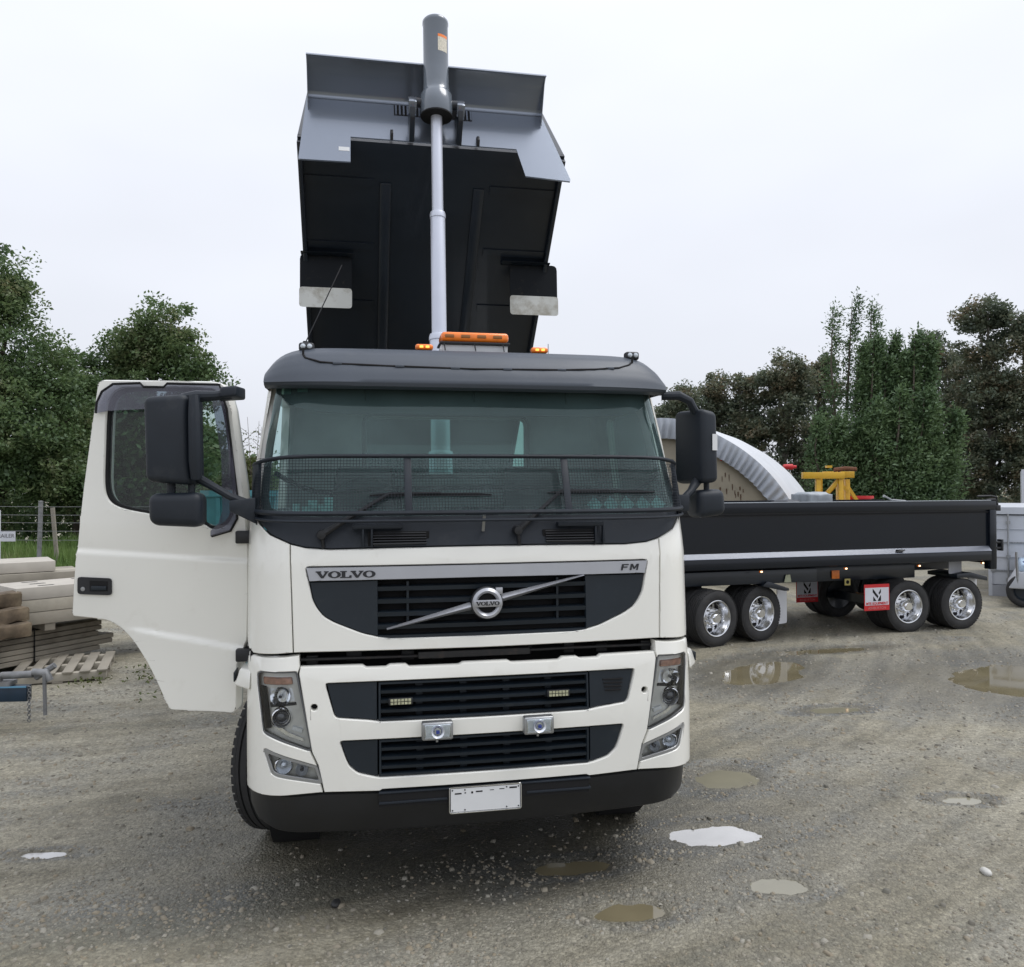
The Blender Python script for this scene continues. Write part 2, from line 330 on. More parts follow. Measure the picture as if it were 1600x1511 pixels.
def build_ground():
    xs = axis(-7.5, 9, .034, 500, 40); ys = np.concatenate([3.3 - np.geomspace(.1, 400, 25)[::-1], np.arange(3.3, 9.0, .030), np.arange(9.0, 17, .07), 17 + np.geomspace(.15, 700, 50)])
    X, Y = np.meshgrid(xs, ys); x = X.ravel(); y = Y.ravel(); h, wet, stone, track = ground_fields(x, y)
    far = np.clip((np.hypot(x, y) - 26) / 20, 0, 1); h = h * (1 - far)
    nx, ny = len(xs), len(ys); i = np.arange(nx * ny).reshape(ny, nx)
    F = np.stack([i[:-1, :-1], i[:-1, 1:], i[1:, 1:], i[1:, :-1]], -1).reshape(-1, 4)
    m = bpy.data.materials.new('yard_gravel'); m.use_nodes = True; n = m.node_tree; b = n.nodes['Principled BSDF']; L = n.links.new
    tcn = n.nodes.new("ShaderNodeTexCoord")
    def attr(nm): a = n.nodes.new("ShaderNodeAttribute"); a.attribute_name = nm; return a.outputs['Fac']
    def noise(s, d=5, rg=.6):
        t = n.nodes.new("ShaderNodeTexNoise"); t.inputs['Scale'].default_value = s; t.inputs['Detail'].default_value = d; t.inputs['Roughness'].default_value = rg; L(tcn.outputs['Object'], t.inputs['Vector']); return t.outputs['Fac']
    def vor(s):
        t = n.nodes.new("ShaderNodeTexVoronoi"); t.inputs['Scale'].default_value = s; L(tcn.outputs['Object'], t.inputs['Vector']); return t
    def mr(src, a, c, d, e):
        t = n.nodes.new("ShaderNodeMapRange"); t.inputs['From Min'].default_value = a; t.inputs['From Max'].default_value = c; t.inputs['To Min'].default_value = d; t.inputs['To Max'].default_value = e; L(src, t.inputs['Value']); return t.outputs[0]
    def mix(f, A, B, bt='MIX'):
        t = n.nodes.new("ShaderNodeMix"); t.data_type = 'RGBA'; t.blend_type = bt
        for sck, v in ((t.inputs['Factor'], f), (t.inputs['A'], A), (t.inputs['B'], B)):
            if isinstance(v, tuple): sck.default_value = (*v, 1)
            elif isinstance(v, float): sck.default_value = v
            else: L(v, sck)
        return t.outputs['Result']
    def mth(op, a, c):
        t = n.nodes.new("ShaderNodeMath"); t.operation = op
        for k, v in enumerate((a, c)):
            if isinstance(v, (int, float)): t.inputs[k].default_value = v
            else: L(v, t.inputs[k])
        return t.outputs[0]
    big = noise(.45, 4); mid = noise(2.2, 6); fine = noise(22, 6, .7)
    brown = mix(mr(big, .35, .65, 0., 1.), (.272, .246, .176), (.158, .143, .104))
    brown = mix(mr(mid, .35, .68, 0., .8), brown, (.330, .303, .228))
    grey = mix(mr(mid, .3, .7, 0., 1.), (.262, .262, .238), (.160, .162, .150))
    c = mix(mr(mth('ADD', attr('stone'), mth('MULTIPLY', fine, .45)), .45, 1.05, 0., 1.), brown, grey)
    c = mix(mr(attr('track'), .40, 1.0, 0., .80), c, (.385, .360, .284))
    c = mix(mr(attr('track'), .0, .42, .55, 0.), c, (.135, .135, .108))
    v1 = vor(48); v2 = vor(95); v3 = vor(21)
    sep = n.nodes.new("ShaderNodeSeparateColor"); L(v1.outputs['Color'], sep.inputs[0]); sep3 = n.nodes.new("ShaderNodeSeparateColor"); L(v3.outputs['Color'], sep3.inputs[0])
    k = mr(sep.outputs[0], 0, 1, .78, 1.22); k = mth('MULTIPLY', k, mr(v1.outputs['Distance'], 0., .75, 1.08, .82)); k = mth('MULTIPLY', k, mr(v2.outputs['Distance'], 0., .8, 1.10, .84))
    k = mth('MULTIPLY', k, mr(fine, .3, .7, .82, 1.18))
    k = mth('MULTIPLY', k, mr(mth('MULTIPLY', mr(sep3.outputs[1], .82, .86, 0., 1.), mr(v3.outputs['Distance'], .25, .38, 1., 0.)), 0, 1, 1., 1.22))
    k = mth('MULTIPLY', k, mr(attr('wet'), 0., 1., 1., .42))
    sc = n.nodes.new("ShaderNodeVectorMath"); sc.operation = 'SCALE'; L(c, sc.inputs[0]); L(k, sc.inputs['Scale'])
    L(sc.outputs[0], b.inputs['Base Color'])
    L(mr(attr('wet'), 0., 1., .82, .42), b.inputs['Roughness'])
    bp = n.nodes.new("ShaderNodeBump"); bp.inputs['Strength'].default_value = .9; bp.inputs['Distance'].default_value = .010
    hh = mth('ADD', mth('MULTIPLY', mr(v1.outputs['Distance'], 0, .7, 1, 0), .6), mth('ADD', mth('MULTIPLY', mr(v2.outputs['Distance'], 0, .7, 1, 0), .35), mth('MULTIPLY', fine, .6)))
    L(hh, bp.inputs['Height']); L(bp.outputs[0], b.inputs['Normal'])
    o = fastmesh('ground', np.stack([x, y, h], 1), F4=F, m=m, smooth=True); o['kind'] = 'structure'; o['label'] = 'grey brown gravel yard with wheel tracks'
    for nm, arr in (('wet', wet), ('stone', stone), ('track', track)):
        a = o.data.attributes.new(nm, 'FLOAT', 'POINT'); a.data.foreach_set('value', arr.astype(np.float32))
build_ground()
def zg(x, y):
    return float(ground_fields(np.array([x], float), np.array([y], float))[0][0])

# puddles: level sheets of water lying in the hollows
def watermat(name, col, rough, ior=1.33, spec=.5):
    m = mat(name, col, rough, var=.12, vscale=3, spec=spec); return m
WB = watermat('brown_water', (.175, .150, .092), .04, spec=.7); WS = watermat('silty_water', (.235, .22, .16), .05, spec=.8); WP = watermat('milky_water', (.47, .465, .46), .03, spec=1.0)  # palest water carries the white sky reflection in its base colour
names = {'brown': ('murky brown puddle', WB), 'silt': ('silty shallow puddle', WS), 'pale': ('pale milky puddle with sky reflection painted in', WP)}
for i, p in enumerate(PUD):
    a = 2 * np.pi * np.arange(128) / 128; lo = np.full(128, .05); hi = np.full(128, 3.0); c, s = math.cos(R(p[4])), math.sin(R(p[4]))
    def edge(k): ex, ey = np.cos(a) * p[2] * k, np.sin(a) * p[3] * k; return p[0] + ex * c - ey * s, p[1] + ex * s + ey * c
    for _ in range(16):
        mdl = (lo + hi) / 2; q = pudd(*edge(mdl), p); lo = np.where(q < 1.12, mdl, lo); hi = np.where(q < 1.12, hi, mdl)
    ex, ey = edge(lo); pts = [(float(u), float(v), -.0125) for u, v in zip(ex, ey)]
    me = bpy.data.meshes.new('puddle'); me.from_pydata(pts, [], [tuple(range(128))]); me.materials.append(names[p[5]][1]); o = link('puddle', me); o['kind'] = 'structure'; o['label'] = names[p[5]][0]

# loose stones (stuff) and a few single ones
def stone_mesh(name, P, S, m, seed):
    r = np.random.default_rng(seed); N = len(P)
    base = np.array([(-1, -1, -.6), (1, -1, -.6), (1, 1, -.6), (-1, 1, -.6), (-.7, -.7, .7), (.7, -.7, .7), (.7, .7, .7), (-.7, .7, .7)], float) * .5
    V = base[None] * (1 + .35 * r.uniform(-1, 1, (N, 8, 3))); V = V * (S[:, None, None] * np.stack([r.uniform(.8, 1.4, N), r.uniform(.7, 1.1, N), r.uniform(.4, .8, N)], 1)[:, None, :])
    a = r.uniform(0, 6.28, N); c, s = np.cos(a), np.sin(a); x = V[..., 0] * c[:, None] - V[..., 1] * s[:, None]; y = V[..., 0] * s[:, None] + V[..., 1] * c[:, None]; V = np.stack([x, y, V[..., 2]], -1) + P[:, None, :]
    f = np.array([(4, 5, 6, 7), (0, 1, 5, 4), (1, 2, 6, 5), (2, 3, 7, 6), (3, 0, 4, 7)]); F = (f[None] + (np.arange(N) * 8)[:, None, None]).reshape(-1, 4)
    return fastmesh(name, V.reshape(-1, 3), F4=F, m=m)
def isl_mat(name, cols, rough=.8, sheen=0):
    m = bpy.data.materials.new(name); m.use_nodes = True; n = m.node_tree; b = n.nodes['Principled BSDF']; g = n.nodes.new('ShaderNodeNewGeometry')
    rp = n.nodes.new('ShaderNodeValToRGB'); n.links.new(g.outputs['Random Per Island'], rp.inputs[0]); e = rp.color_ramp.elements
    while len(e) < len(cols): e.new(.5)
    for i, c in enumerate(cols): e[i].position = i / (len(cols) - 1); e[i].color = (*c, 1)
    n.links.new(rp.outputs[0], b.inputs['Base Color']); b.inputs['Roughness'].default_value = rough; MATS[name] = m; return m
STONEM = isl_mat('crushed_stone', [(.12, .115, .095), (.17, .155, .125), (.22, .20, .16), (.22, .185, .13), (.26, .24, .195), (.28, .265, .225)])
def scatter(n, y0, y1, seed):
    r = np.random.default_rng(seed); y = y0 * (y1 / y0) ** r.uniform(0, 1, n * 3); x = (r.uniform(-.68, .68, n * 3)) * y
    h, wet, st, tr = ground_fields(x, y); keep = r.uniform(0, 1, n * 3) < (.08 + .9 * st ** 2.5) * (1.1 - .6 * np.clip(tr, 0, 1)) * (1 - .75 * np.exp(-(((x + .1) / 2.2) ** 2 + ((y - 5.2) / 1.0) ** 2)))
    inp = np.zeros(len(x), bool)
    for p in PUD: inp |= pudd(x, y, p) < (.30 + .5 * (p[5] != 'silt'))
    k = np.where(keep & ~inp)[0][:n]; s = np.clip(r.lognormal(math.log(.0095), .5, len(k)), .004, .036) * (1 + (y[k] - 4) * .05)
    return np.stack([x[k], y[k], h[k] + s * .12], 1), s
Pn, Sn = scatter(64000, 3.5, 14, 21); g = stone_mesh('loose_gravel', Pn, Sn, STONEM, 5); g['kind'] = 'stuff'; g['label'] = 'loose crushed stone lying over the yard'
STP = mat('pale_stone', (.5, .49, .46), .7, var=.15, vscale=30)
def pebble(x, y, s, m, label, seed):
    r = random.Random(seed); bm = bmesh.new(); bmesh.ops.create_icosphere(bm, subdivisions=2, radius=1)
    for v in bm.verts: v.co *= 1 + r.uniform(-.07, .07); v.co.x *= s * .5; v.co.y *= s * .8; v.co.z *= s * .35
    me = bpy.data.meshes.new('stone'); bm.to_mesh(me); bm.free(); me.polygons.foreach_set('use_smooth', [True] * len(me.polygons)); me.materials.append(m)
    o = link('stone', me); o.location = (x, y, zg(x, y) + s * .2); tag(o, label, 'stone'); return o
pebble(2.69, 4.58, .055, STP, 'smooth pale oval stone alone on open gravel near the frame edge', 1)
pebble(-.95, 4.28, .05, mat('dark_stone', (.02, .02, .02), .6), 'small black stone lying below the front tyre', 2).name = 'stone'

# ================================================================== TIPPER TRUCK
YAW = R(10.69); TX, TY = -.137, 4.20
truck = thing('tipper_truck', 'white cabbed tipper truck with raised black dump body and one door open', 'truck', (TX, TY, 0), YAW)
def w2t(X, Y, Z):      # world point -> truck's own axes (for the open door, whose plane was measured in the yard)
    dx, dy = X - TX, Y - TY
    return (dx * math.cos(YAW) + dy * math.sin(YAW), -dx * math.sin(YAW) + dy * math.cos(YAW), Z)
ZB = [.3, .5, .62, 1.0, 1.25, 1.35, 1.85, 1.95, 2.05, 2.75, 3.0]; DB = [.07, .03, 0, 0, .02, .04, .07, .10, .135, .41, .5]
def D(u, z):
    um = 1.25 - .075 * max(0, min(1, (z - 2.05) / .75)); a = min(abs(u), um - .0005); u0 = um - .25; c = 0
    if a > u0:
        t = (a - u0) / .25; c = .3 * (1 - math.sqrt(1 - t * t))
    return float(np.interp(z, ZB, DB)) + .04 * u * u + c
def S(u, z, off=0.0): return Vector((u, D(u, z) + off, z))
def panel(name, outer, holes, off, thick, m, parent=truck, chamfer=.006, su=.05, sz=.08, Df=None, umirror=False):
    Df = Df or D; outer = clean(outer); loops = [outer] + [clean(h) for h in holes]
    tris = tess(loops); flat = [p for l in loops for p in l]
    bm = bmesh.new(); vs = [bm.verts.new((a, b, 0)) for a, b in flat]
    for t in tris:
        try: bm.faces.new([vs[i] for i in t])
        except ValueError: pass
    us = [p[0] for p in outer]; zs = [p[1] for p in outer]
    cuts = [k * su for k in range(math.floor(min(us) / su) + 1, math.ceil(max(us) / su))]
    for s in (-1, 1): cuts += [s * (1.0 + k * .025) for k in range(0, 11)]
    for x in cuts:
        if min(us) < x < max(us): bmesh.ops.bisect_plane(bm, geom=bm.verts[:] + bm.edges[:] + bm.faces[:], plane_co=(x, 0, 0), plane_no=(1, 0, 0))
    for k in range(math.floor(min(zs) / sz) + 1, math.ceil(max(zs) / sz)):
        bmesh.ops.bisect_plane(bm, geom=bm.verts[:] + bm.edges[:] + bm.faces[:], plane_co=(0, k * sz, 0), plane_no=(0, 1, 0))
    bmesh.ops.remove_doubles(bm, verts=bm.verts, dist=1e-5)
    bmesh.ops.recalc_face_normals(bm, faces=bm.faces)
    out = {}
    for e in bm.edges:
        if len(e.link_faces) == 1:
            c = e.link_faces[0].calc_center_median(); mid = (e.verts[0].co + e.verts[1].co) / 2; d = (e.verts[1].co - e.verts[0].co); nn = Vector((d.y, -d.x, 0))
            if nn.length < 1e-9: continue
            nn.normalize()
            if nn.dot(mid - c) < 0: nn = -nn
            for v in e.verts: out[v] = out.get(v, Vector()) + nn
    be = [e for e in bm.edges if len(e.link_faces) == 1]
    cur = {v: (v.co.copy(), n_.normalized() if n_.length > 1e-6 else n_) for v, n_ in out.items()}
    base = {v: v.co.copy() for v in bm.verts}; lay = {v: 0 for v in bm.verts}
    if thick > 0:
        steps = [(0, thick)] if chamfer <= 0 else [(0, chamfer), (0, thick)]
        if chamfer > 0:      # pull the front edge in a little: a rounded lip
            for v, (c0, n_) in cur.items(): base[v] = c0 - n_ * chamfer * .7
        edges = be; vm = {v: v for v in cur}
        orig = {v: (c0, n_) for v, (c0, n_) in cur.items()}
        for k, (a_, dep) in enumerate(steps):
            r_ = bmesh.ops.extrude_edge_only(bm, edges=edges); nv = [g for g in r_['geom'] if isinstance(g, bmesh.types.BMVert)]
            new = {}
            pos = {}
            for v in orig: pos.setdefault((round(v.co.x, 6), round(v.co.y, 6)), v)
            for v in nv:
                o_ = pos.get((round(v.co.x, 6), round(v.co.y, 6)))
                if o_ is None: base[v] = v.co.copy(); lay[v] = dep; continue
                base[v] = orig[o_][0].copy(); lay[v] = dep; new[v] = orig[o_]
            orig = new; edges = [g for g in r_['geom'] if isinstance(g, bmesh.types.BMEdge)]
    for v in bm.verts:
        b_ = base[v]; v.co = Vector((b_.x, Df(b_.x, b_.y) + off + lay[v], b_.y))
    bmesh.ops.recalc_face_normals(bm, faces=bm.faces)
    fs = max(bm.faces, key=lambda f: f.calc_area())
    if fs.normal.y > 0: bmesh.ops.reverse_faces(bm, faces=bm.faces)
    me = bpy.data.meshes.new(name); bm.to_mesh(me); bm.free(); me.polygons.foreach_set('use_smooth', [True] * len(me.polygons)); me.set_sharp_from_angle(angle=R(38)); me.materials.append(m)
    return link(name, me, parent)
def sym(half):      # half outline on the +u side, from the centre line out and back
    return half + [(-u, z) for u, z in half[::-1]]
def M2(poly, s): return poly if s > 0 else [(-u, z) for u, z in poly]
def fr(u, d, z, sx=1): return Matrix(((sx, 0, 0, u), (0, 0, 1, d), (0, 1, 0, z), (0, 0, 0, 1)))     # local xy plane -> facing the front (-d)
def FR(u, d, z): return Matrix.Translation((u, d, z)) @ Matrix.Rotation(R(90), 4, 'X')

# ---- white front panel with the grille opening
FT = [(0, 1.902), (.5, 1.900), (.80, 1.895), (.93, 1.905), (1.004, 1.924)]
G1 = [(.929, 1.812), (.912, 1.735), (.893, 1.640), (.868, 1.592), (.835, 1.552), (.78, 1.520), (.64, 1.462), (.56, 1.442), (.49, 1.434), (0, 1.432)]
front = panel('front_panel', sym(FT + [(.985, 1.376), (0, 1.372)]), [roundpoly(sym([(0, 1.812)] + G1), .02)], 0, .035, WHITE)
front['label'] = 'cream front panel around the grille'
for s in (-1, 1):
    P = [(1.008, 1.926), (1.115, 1.972), (1.18, 2.03), (1.205, 2.09), (1.215, 2.3), (1.185, 2.55), (1.145, 2.84), (1.172, 2.84), (1.2, 2.6), (1.243, 2.3), (1.2495, 2.0), (1.2495, 1.40), (1.235, 1.372), (1.20, 1.358), (.990, 1.376)]
    panel('corner_panel', M2(P, s), [], .001, .04, WHITE)
# recess and grille
panel('grille_backing', roundpoly(sym([(0, 1.80)] + G1), .02), [], .085, 0, VOID, chamfer=0)
bar = panel('silver_bar', sym([(0, 1.806), (.924, 1.806), (.908, 1.737), (0, 1.740)]), [], -.004, .03, SILVER, chamfer=.004)
sidep = []
for s in (-1, 1):
    P = [(.56, 1.734), (.906, 1.731), (.888, 1.640), (.863, 1.594), (.831, 1.556), (.775, 1.524), (.64, 1.467), (.56, 1.447)]
    panel('grille_cheek', M2(P, s), [], .012, .03, GRILLE, chamfer=.004)
for k in range(4):      # four deep louvre slats
    z = 1.700 - k * .066
    mb = MB(); n = 12; w = .562
    for i in range(n):
        u0, u1 = -w + 2 * w * i / n, -w + 2 * w * (i + 1) / n; P = []
        for u in (u0, u1):
            d = D(u, z); P.append([(u, d + .012, z), (u, d + .016, z - .022), (u, d + .07, z - .008), (u, d + .07, z + .006)])
        a, b = P; mb.hexa([a[0], a[1], a[2], a[3], b[0], b[1], b[2], b[3]])
    mb.build('grille_slat', GRILLE, truck)
for s in (-1, 1):
    mb = MB(); mb.obox((s * .405, D(.4, 1.6) + .055, 1.60), (.012, .05, .25)); mb.build('grille_strut', GRILLE, truck)
mb = MB()
for i in range(12):
    u0, u1 = -.56 + 1.12 * i / 12, -.56 + 1.12 * (i + 1) / 12
    mb.hexa([(u0, D(u0, 1.44) + .008, 1.435), (u1, D(u1, 1.44) + .008, 1.435), (u1, D(u1, 1.44) + .06, 1.435), (u0, D(u0, 1.44) + .06, 1.435), (u0, D(u0, 1.45) + .008, 1.449), (u1, D(u1, 1.45) + .008, 1.449), (u1, D(u1, 1.45) + .06, 1.449), (u0, D(u0, 1.45) + .06, 1.449)])
mb.build('grille_lip', GRILLE, truck)
# diagonal bar and ring badge
mb = MB()
a = (-.515, 1.482); b = (.548, 1.737)
def diag(p, q, w0, w1, name):
    mb = MB(); n = 10; L = []
    dx, dz = q[0] - p[0], q[1] - p[1]; l = math.hypot(dx, dz); nx, nz = -dz / l, dx / l
    for i in range(n + 1):
        t = i / n; u = p[0] + dx * t; z = p[1] + dz * t; w = w0 + (w1 - w0) * t; d = D(u, z) - .012
        L.append([(u - nx * w, d + .004, z - nz * w), (u + nx * w, d + .004, z + nz * w), (u + nx * w, d + .03, z + nz * w), (u - nx * w, d + .03, z - nz * w), (u, d - .012, z)])
    for A, B in zip(L, L[1:]):
        mb.add(A + B, [(0, 4, 9, 5), (4, 1, 6, 9), (1, 2, 7, 6), (2, 3, 8, 7), (3, 0, 5, 8)])
    return mb.build(name, SILVER, truck, smooth=50)
diag((-.515, 1.483), (-.075, 1.590), .003, .019, 'diagonal_bar'); diag((.548, 1.737), (.075, 1.624), .003, .019, 'diagonal_bar')
bc = (.008, D(0, 1.607) - .03, 1.607)
emb = MB().lathe([(.053, -.008), (.066, -.02), (.080, -.008), (.080, .03), (.053, .03)], bc, (0, 1, 0), 40, closed=True).build('ring_badge', SILVER, truck, smooth=40)
MB().lathe([(.0, .012), (.055, .012)], bc, (0, 1, 0), 32).build('badge_backing', VOID, emb)
MB().lathe([(.079, .0), (.086, .004), (.086, .035), (.079, .035)], bc, (0, 1, 0), 40, closed=True).build('badge_rim', BLACK, emb)
MB().obox((bc[0], bc[1] - .014, bc[2]), (.150, .014, .036)).build('badge_band', SILVER, emb, bevel=.002)
MB().prism([(.046, .046), (.046, .080), (.082, .080), (.082, .046)], lambda a, b, t: (bc[0] + a, bc[1] + t, bc[2] + b), -.006, .02).build('badge_arrow', SILVER, emb, bevel=.002)
# slab-serif lettering
def glyphV(): return [[(0, 1), (.44, 1), (.44, .86), (.36, .86), (.55, .32), (.74, .86), (.64, .86), (.64, 1), (1.0, 1), (1.0, .86), (.93, .86), (.60, 0), (.42, 0), (.07, .86), (0, .86)]]
def ell(rx, rz, n=20, cx=.5, cz=.5): return [(cx + rx * math.cos(2 * math.pi * i / n), cz + rz * math.sin(2 * math.pi * i / n)) for i in range(n)]
def lettering(name, word, u0, z0, w, h, gap, off, m, parent, Df=D, thick=.004, curved=True):
    vs = []; fs = []; x = u0
    def put(outer, holes):
        loops = [clean(outer)] + [clean(h) for h in holes]; tri = tess(loops); flat = [p for l in loops for p in l]
        b = len(vs); k = len(flat)
        for dd in (0, thick):
            for a, c in flat:
                u = x + a * w; z = z0 + c * h; vs.append((u, Df(u, z) + off + dd, z))
        for t in tri: fs.append(tuple(b + i for i in t)); fs.append(tuple(b + k + i for i in t[::-1]))
        st = 0
        for l in loops:
            n = len(l)
            for i in range(n): fs.append((b + st + i, b + st + (i + 1) % n, b + k + st + (i + 1) % n, b + k + st + i))
            st += n
    for ch in word:
        if ch == 'V': put(glyphV()[0], [])
        elif ch == 'O': put(ell(.5, .5), [ell(.23, .36)])
        elif ch == 'L': put([(0, 1), (.52, 1), (.52, .86), (.40, .86), (.40, .13), (.66, .13), (.74, .38), (.88, .38), (.88, 0), (0, 0), (0, .14), (.12, .14), (.12, .86), (0, .86)], [])
        elif ch == 'F': put([(.18, 1), (1.02, 1), (.99, .82), (.38, .82), (.33, .60), (.85, .60), (.82, .42), (.29, .42), (.19, 0), (0, 0)], [])
        elif ch == 'M': put([(.18, 1), (.42, 1), (.60, .45), (.95, 1), (1.2, 1), (1.02, 0), (.84, 0), (.97, .72), (.62, .16), (.50, .16), (.32, .74), (.20, 0), (0, 0)], [])
        x += w * (1 if ch != 'L' else .86) + gap
    mb = MB(); mb.add(vs, fs); return mb.build(name, m, parent, smooth=0)
lettering('brand_lettering', 'VOLVO', -.876, 1.752, .066, .036, -.004, -.009, BLACK, bar)
lettering('model_lettering', 'FM', .765, 1.756, .046, .034, .006, -.009, BLACK, bar)
lettering('badge_lettering', 'VOLVO', bc[0] - .063, 1.597, .0275, .021, -.002, 0, BLACK, emb, Df=lambda u, z: bc[1] - .023, thick=.003)

# ---- scuttle below the windscreen
SC = [(1.004, 1.930), (.93, 1.911), (.80, 1.901), (.5, 1.906), (0, 1.908)]
panel('scuttle_panel', sym([(0, 2.075), (.9, 2.075), (1.10, 2.085), (1.195, 2.11), (1.198, 2.07), (1.172, 2.035), (1.108, 1.978)] + SC), [], .006, .03, PLAST)
for sgn, (ua, ub) in ((-1, (-.61, -.29)), (1, (.33, .63))):
    for k in range(5):
        z = 1.975 - k * .0135; mb = MB(); mb.obox(((ua + ub) / 2, D((ua + ub) / 2, z) - .002, z), (ub - ua - .03, .02, .006), Matrix.Rotation(R(-30), 3, 'X')); mb.build('vent_slat', VOID if k % 1 else BLACK, truck)
    mb = MB(); mb.obox(((ua + ub) / 2, D((ua + ub) / 2, 1.95) + .004, 1.948), (ub - ua, .006, .078)); mb.build('vent_backing', VOID, truck)
    bx = -.62 if sgn < 0 else .64
    mb = MB(); mb.obox((bx + (.06 if sgn < 0 else -.1), D(bx, 2.0) - .025, 2.015), (.26, .05, .024)); mb.obox((bx - .015, D(bx, 1.95) - .014, 1.955), (.012, .03, .1)); mb.obox((bx + .03, D(bx, 1.95) - .014, 1.955), (.012, .03, .1)); mb.build('step_bracket', PLAST, truck, bevel=.004)
# ---- windscreen
GL = [(0, 2.066), (.9, 2.066), (1.09, 2.075), (1.155, 2.10), (1.178, 2.16), (1.165, 2.45), (1.112, 2.84), (0, 2.84)]
GI = [(0, 2.085), (.9, 2.085), (1.06, 2.092), (1.115, 2.115), (1.132, 2.17), (1.118, 2.45), (1.072, 2.82), (0, 2.82)]
panel('windscreen', roundpoly(sym(GL), .02), [], .006, 0, WIND, chamfer=0)
panel('windscreen_seal', sym(GL), [sym(GI)], .011, .02, BLACK, chamfer=0)
for s in (-1, 1):
    pass
panel('header_trim', sym([(0, 2.632), (.72, 2.636), (.90, 2.650), (1.0, 2.672), (1.075, 2.72), (1.09, 2.86), (0, 2.86)]), [], .035, .05, CABIND, chamfer=0)
for a in (-.62, .0, .55):
    MB().obox((a, D(a, 2.73) + .033, 2.735), (.006, .01, .17)).build('header_joint', VOID, truck)
for u, z in ((-1.055, 2.775), (-.965, 2.785)):      # stickers in the glass corner
    MB().obox((u, D(u, z) + .020, z), (.055, .003, .055), Matrix.Rotation(R(-22), 3, 'X')).build('sticker', mat('green_sticker', (.20, .38, .32), .5), truck)
# ---- cabin
CB = 1.95
def yz_panel(name, u, outer, holes, thick, m, s=1):
    outer = clean(outer); holes = [clean(h) for h in holes]; tri = tess([outer] + holes); flat = [p for l in [outer] + holes for p in l]; k = len(flat)
    uf = (lambda z: u - s * 0 if z < 2.05 else u - s * .075 * (z - 2.05) / .75)
    vs = [(uf(b), a, b) for a, b in flat] + [(uf(b) - s * thick, a, b) for a, b in flat]
    fs = [tuple(t) for t in tri] + [tuple(k + i for i in t[::-1]) for t in tri]; st = 0
    for l in [outer] + holes:
        n = len(l); fs += [(st + i, st + (i + 1) % n, k + st + (i + 1) % n, k + st + i) for i in range(n)]; st += n
    return MB().add(vs, fs).build(name, m, truck, smooth=30)
side_out = [(.41, 1.40), (1.95, 1.40), (1.95, 2.05), (1.95, 2.85), (.80, 2.85), (.55, 2.5), (.44, 2.05)]
yz_panel('cab_side', 1.249, [(.40, 1.37), (1.95, 1.37), (1.95, 2.05), (1.95, 2.86), (.72, 2.86), (.60, 2.55), (.46, 2.05)], [roundpoly([(.60, 2.12), (1.50, 2.10), (1.50, 2.72), (.80, 2.72), (.70, 2.5)], .05)], .05, WHITE)
for s_, o_ in ((1, [(.42, 1.40), (1.93, 1.40), (1.93, 2.05), (1.93, 2.84), (.72, 2.84), (.60, 2.55), (.47, 2.05)]), (-1, [(.42, 1.40), (.555, 1.40), (.575, 2.05), (.715, 2.5), (.815, 2.775), (1.565, 2.775), (1.565, 1.40), (1.93, 1.40), (1.93, 2.05), (1.93, 2.84), (.72, 2.84), (.60, 2.55), (.47, 2.05)])):
    yz_panel('side_lining', s_ * 1.192, o_, [roundpoly([(.61, 2.13), (1.49, 2.11), (1.49, 2.71), (.81, 2.71), (.71, 2.5)], .05)] if s_ > 0 else [], .004, CABIN, s_)
yz_panel('side_window', 1.232, roundpoly([(.60, 2.12), (1.50, 2.10), (1.50, 2.72), (.80, 2.72), (.70, 2.5)], .05), [], .004, SIDEG)
yz_panel('cab_side', -1.249, [(.40, 1.37), (.56, 1.37), (.58, 2.05), (.72, 2.5), (.82, 2.78), (1.56, 2.78), (1.56, 1.10), (1.95, 1.37), (1.95, 2.05), (1.95, 2.86), (.72, 2.86), (.60, 2.55), (.46, 2.05)], [], .05, WHITE, -1)
BW = [(-.60, 2.33), (.60, 2.33), (.60, 2.745), (-.60, 2.745)]
mb = MB(); loops = [[(-1.19, 1.2), (1.19, 1.2), (1.19, 2.05), (1.13, 2.86), (-1.13, 2.86), (-1.19, 2.05)], roundpoly(BW, .05)]
loops = [clean(l) for l in loops]; tri = tess(loops); flat = [p for l in loops for p in l]; k = len(flat)
vs = [(a, 1.90, b) for a, b in flat] + [(a, 1.95, b) for a, b in flat]; fs = [tuple(t) for t in tri] + [tuple(k + i for i in t[::-1]) for t in tri]; st = 0
for l in loops:
    n = len(l); fs += [(st + i, st + (i + 1) % n, k + st + (i + 1) % n, k + st + i) for i in range(n)]; st += n
mb.add(vs, fs).build('cab_back_wall', CABIN, truck)
MB().prism(roundpoly(BW, .05), lambda a, b, t: (a, t, b), 1.92, 1.926).build('rear_window', SIDEG, truck)
RBW = roundpoly([(-.625, 2.305), (.625, 2.305), (.625, 2.77), (-.625, 2.77)], .07)
MB().tube([(a, 1.893, b) for a, b in RBW], .012, 6, closed=True).build('rear_window_trim', CABIND, truck)
MB().box(-1.2, 1.2, .45, 1.93, 1.28, 1.34).build('cab_floor', CABIND, truck)
mb = MB(); n = 16     # dashboard
for i in range(n):
    u0, u1 = -1.14 + 2.28 * i / n, -1.14 + 2.28 * (i + 1) / n
    mb.hexa([(u0, D(u0, 1.9) + .05, 1.5), (u1, D(u1, 1.9) + .05, 1.5), (u1, .95, 1.5), (u0, .95, 1.5), (u0, D(u0, 2.05) + .05, 2.06), (u1, D(u1, 2.05) + .05, 2.06), (u1, .92, 2.10), (u0, .92, 2.10)])
mb.build('dashboard', CABIND, truck)
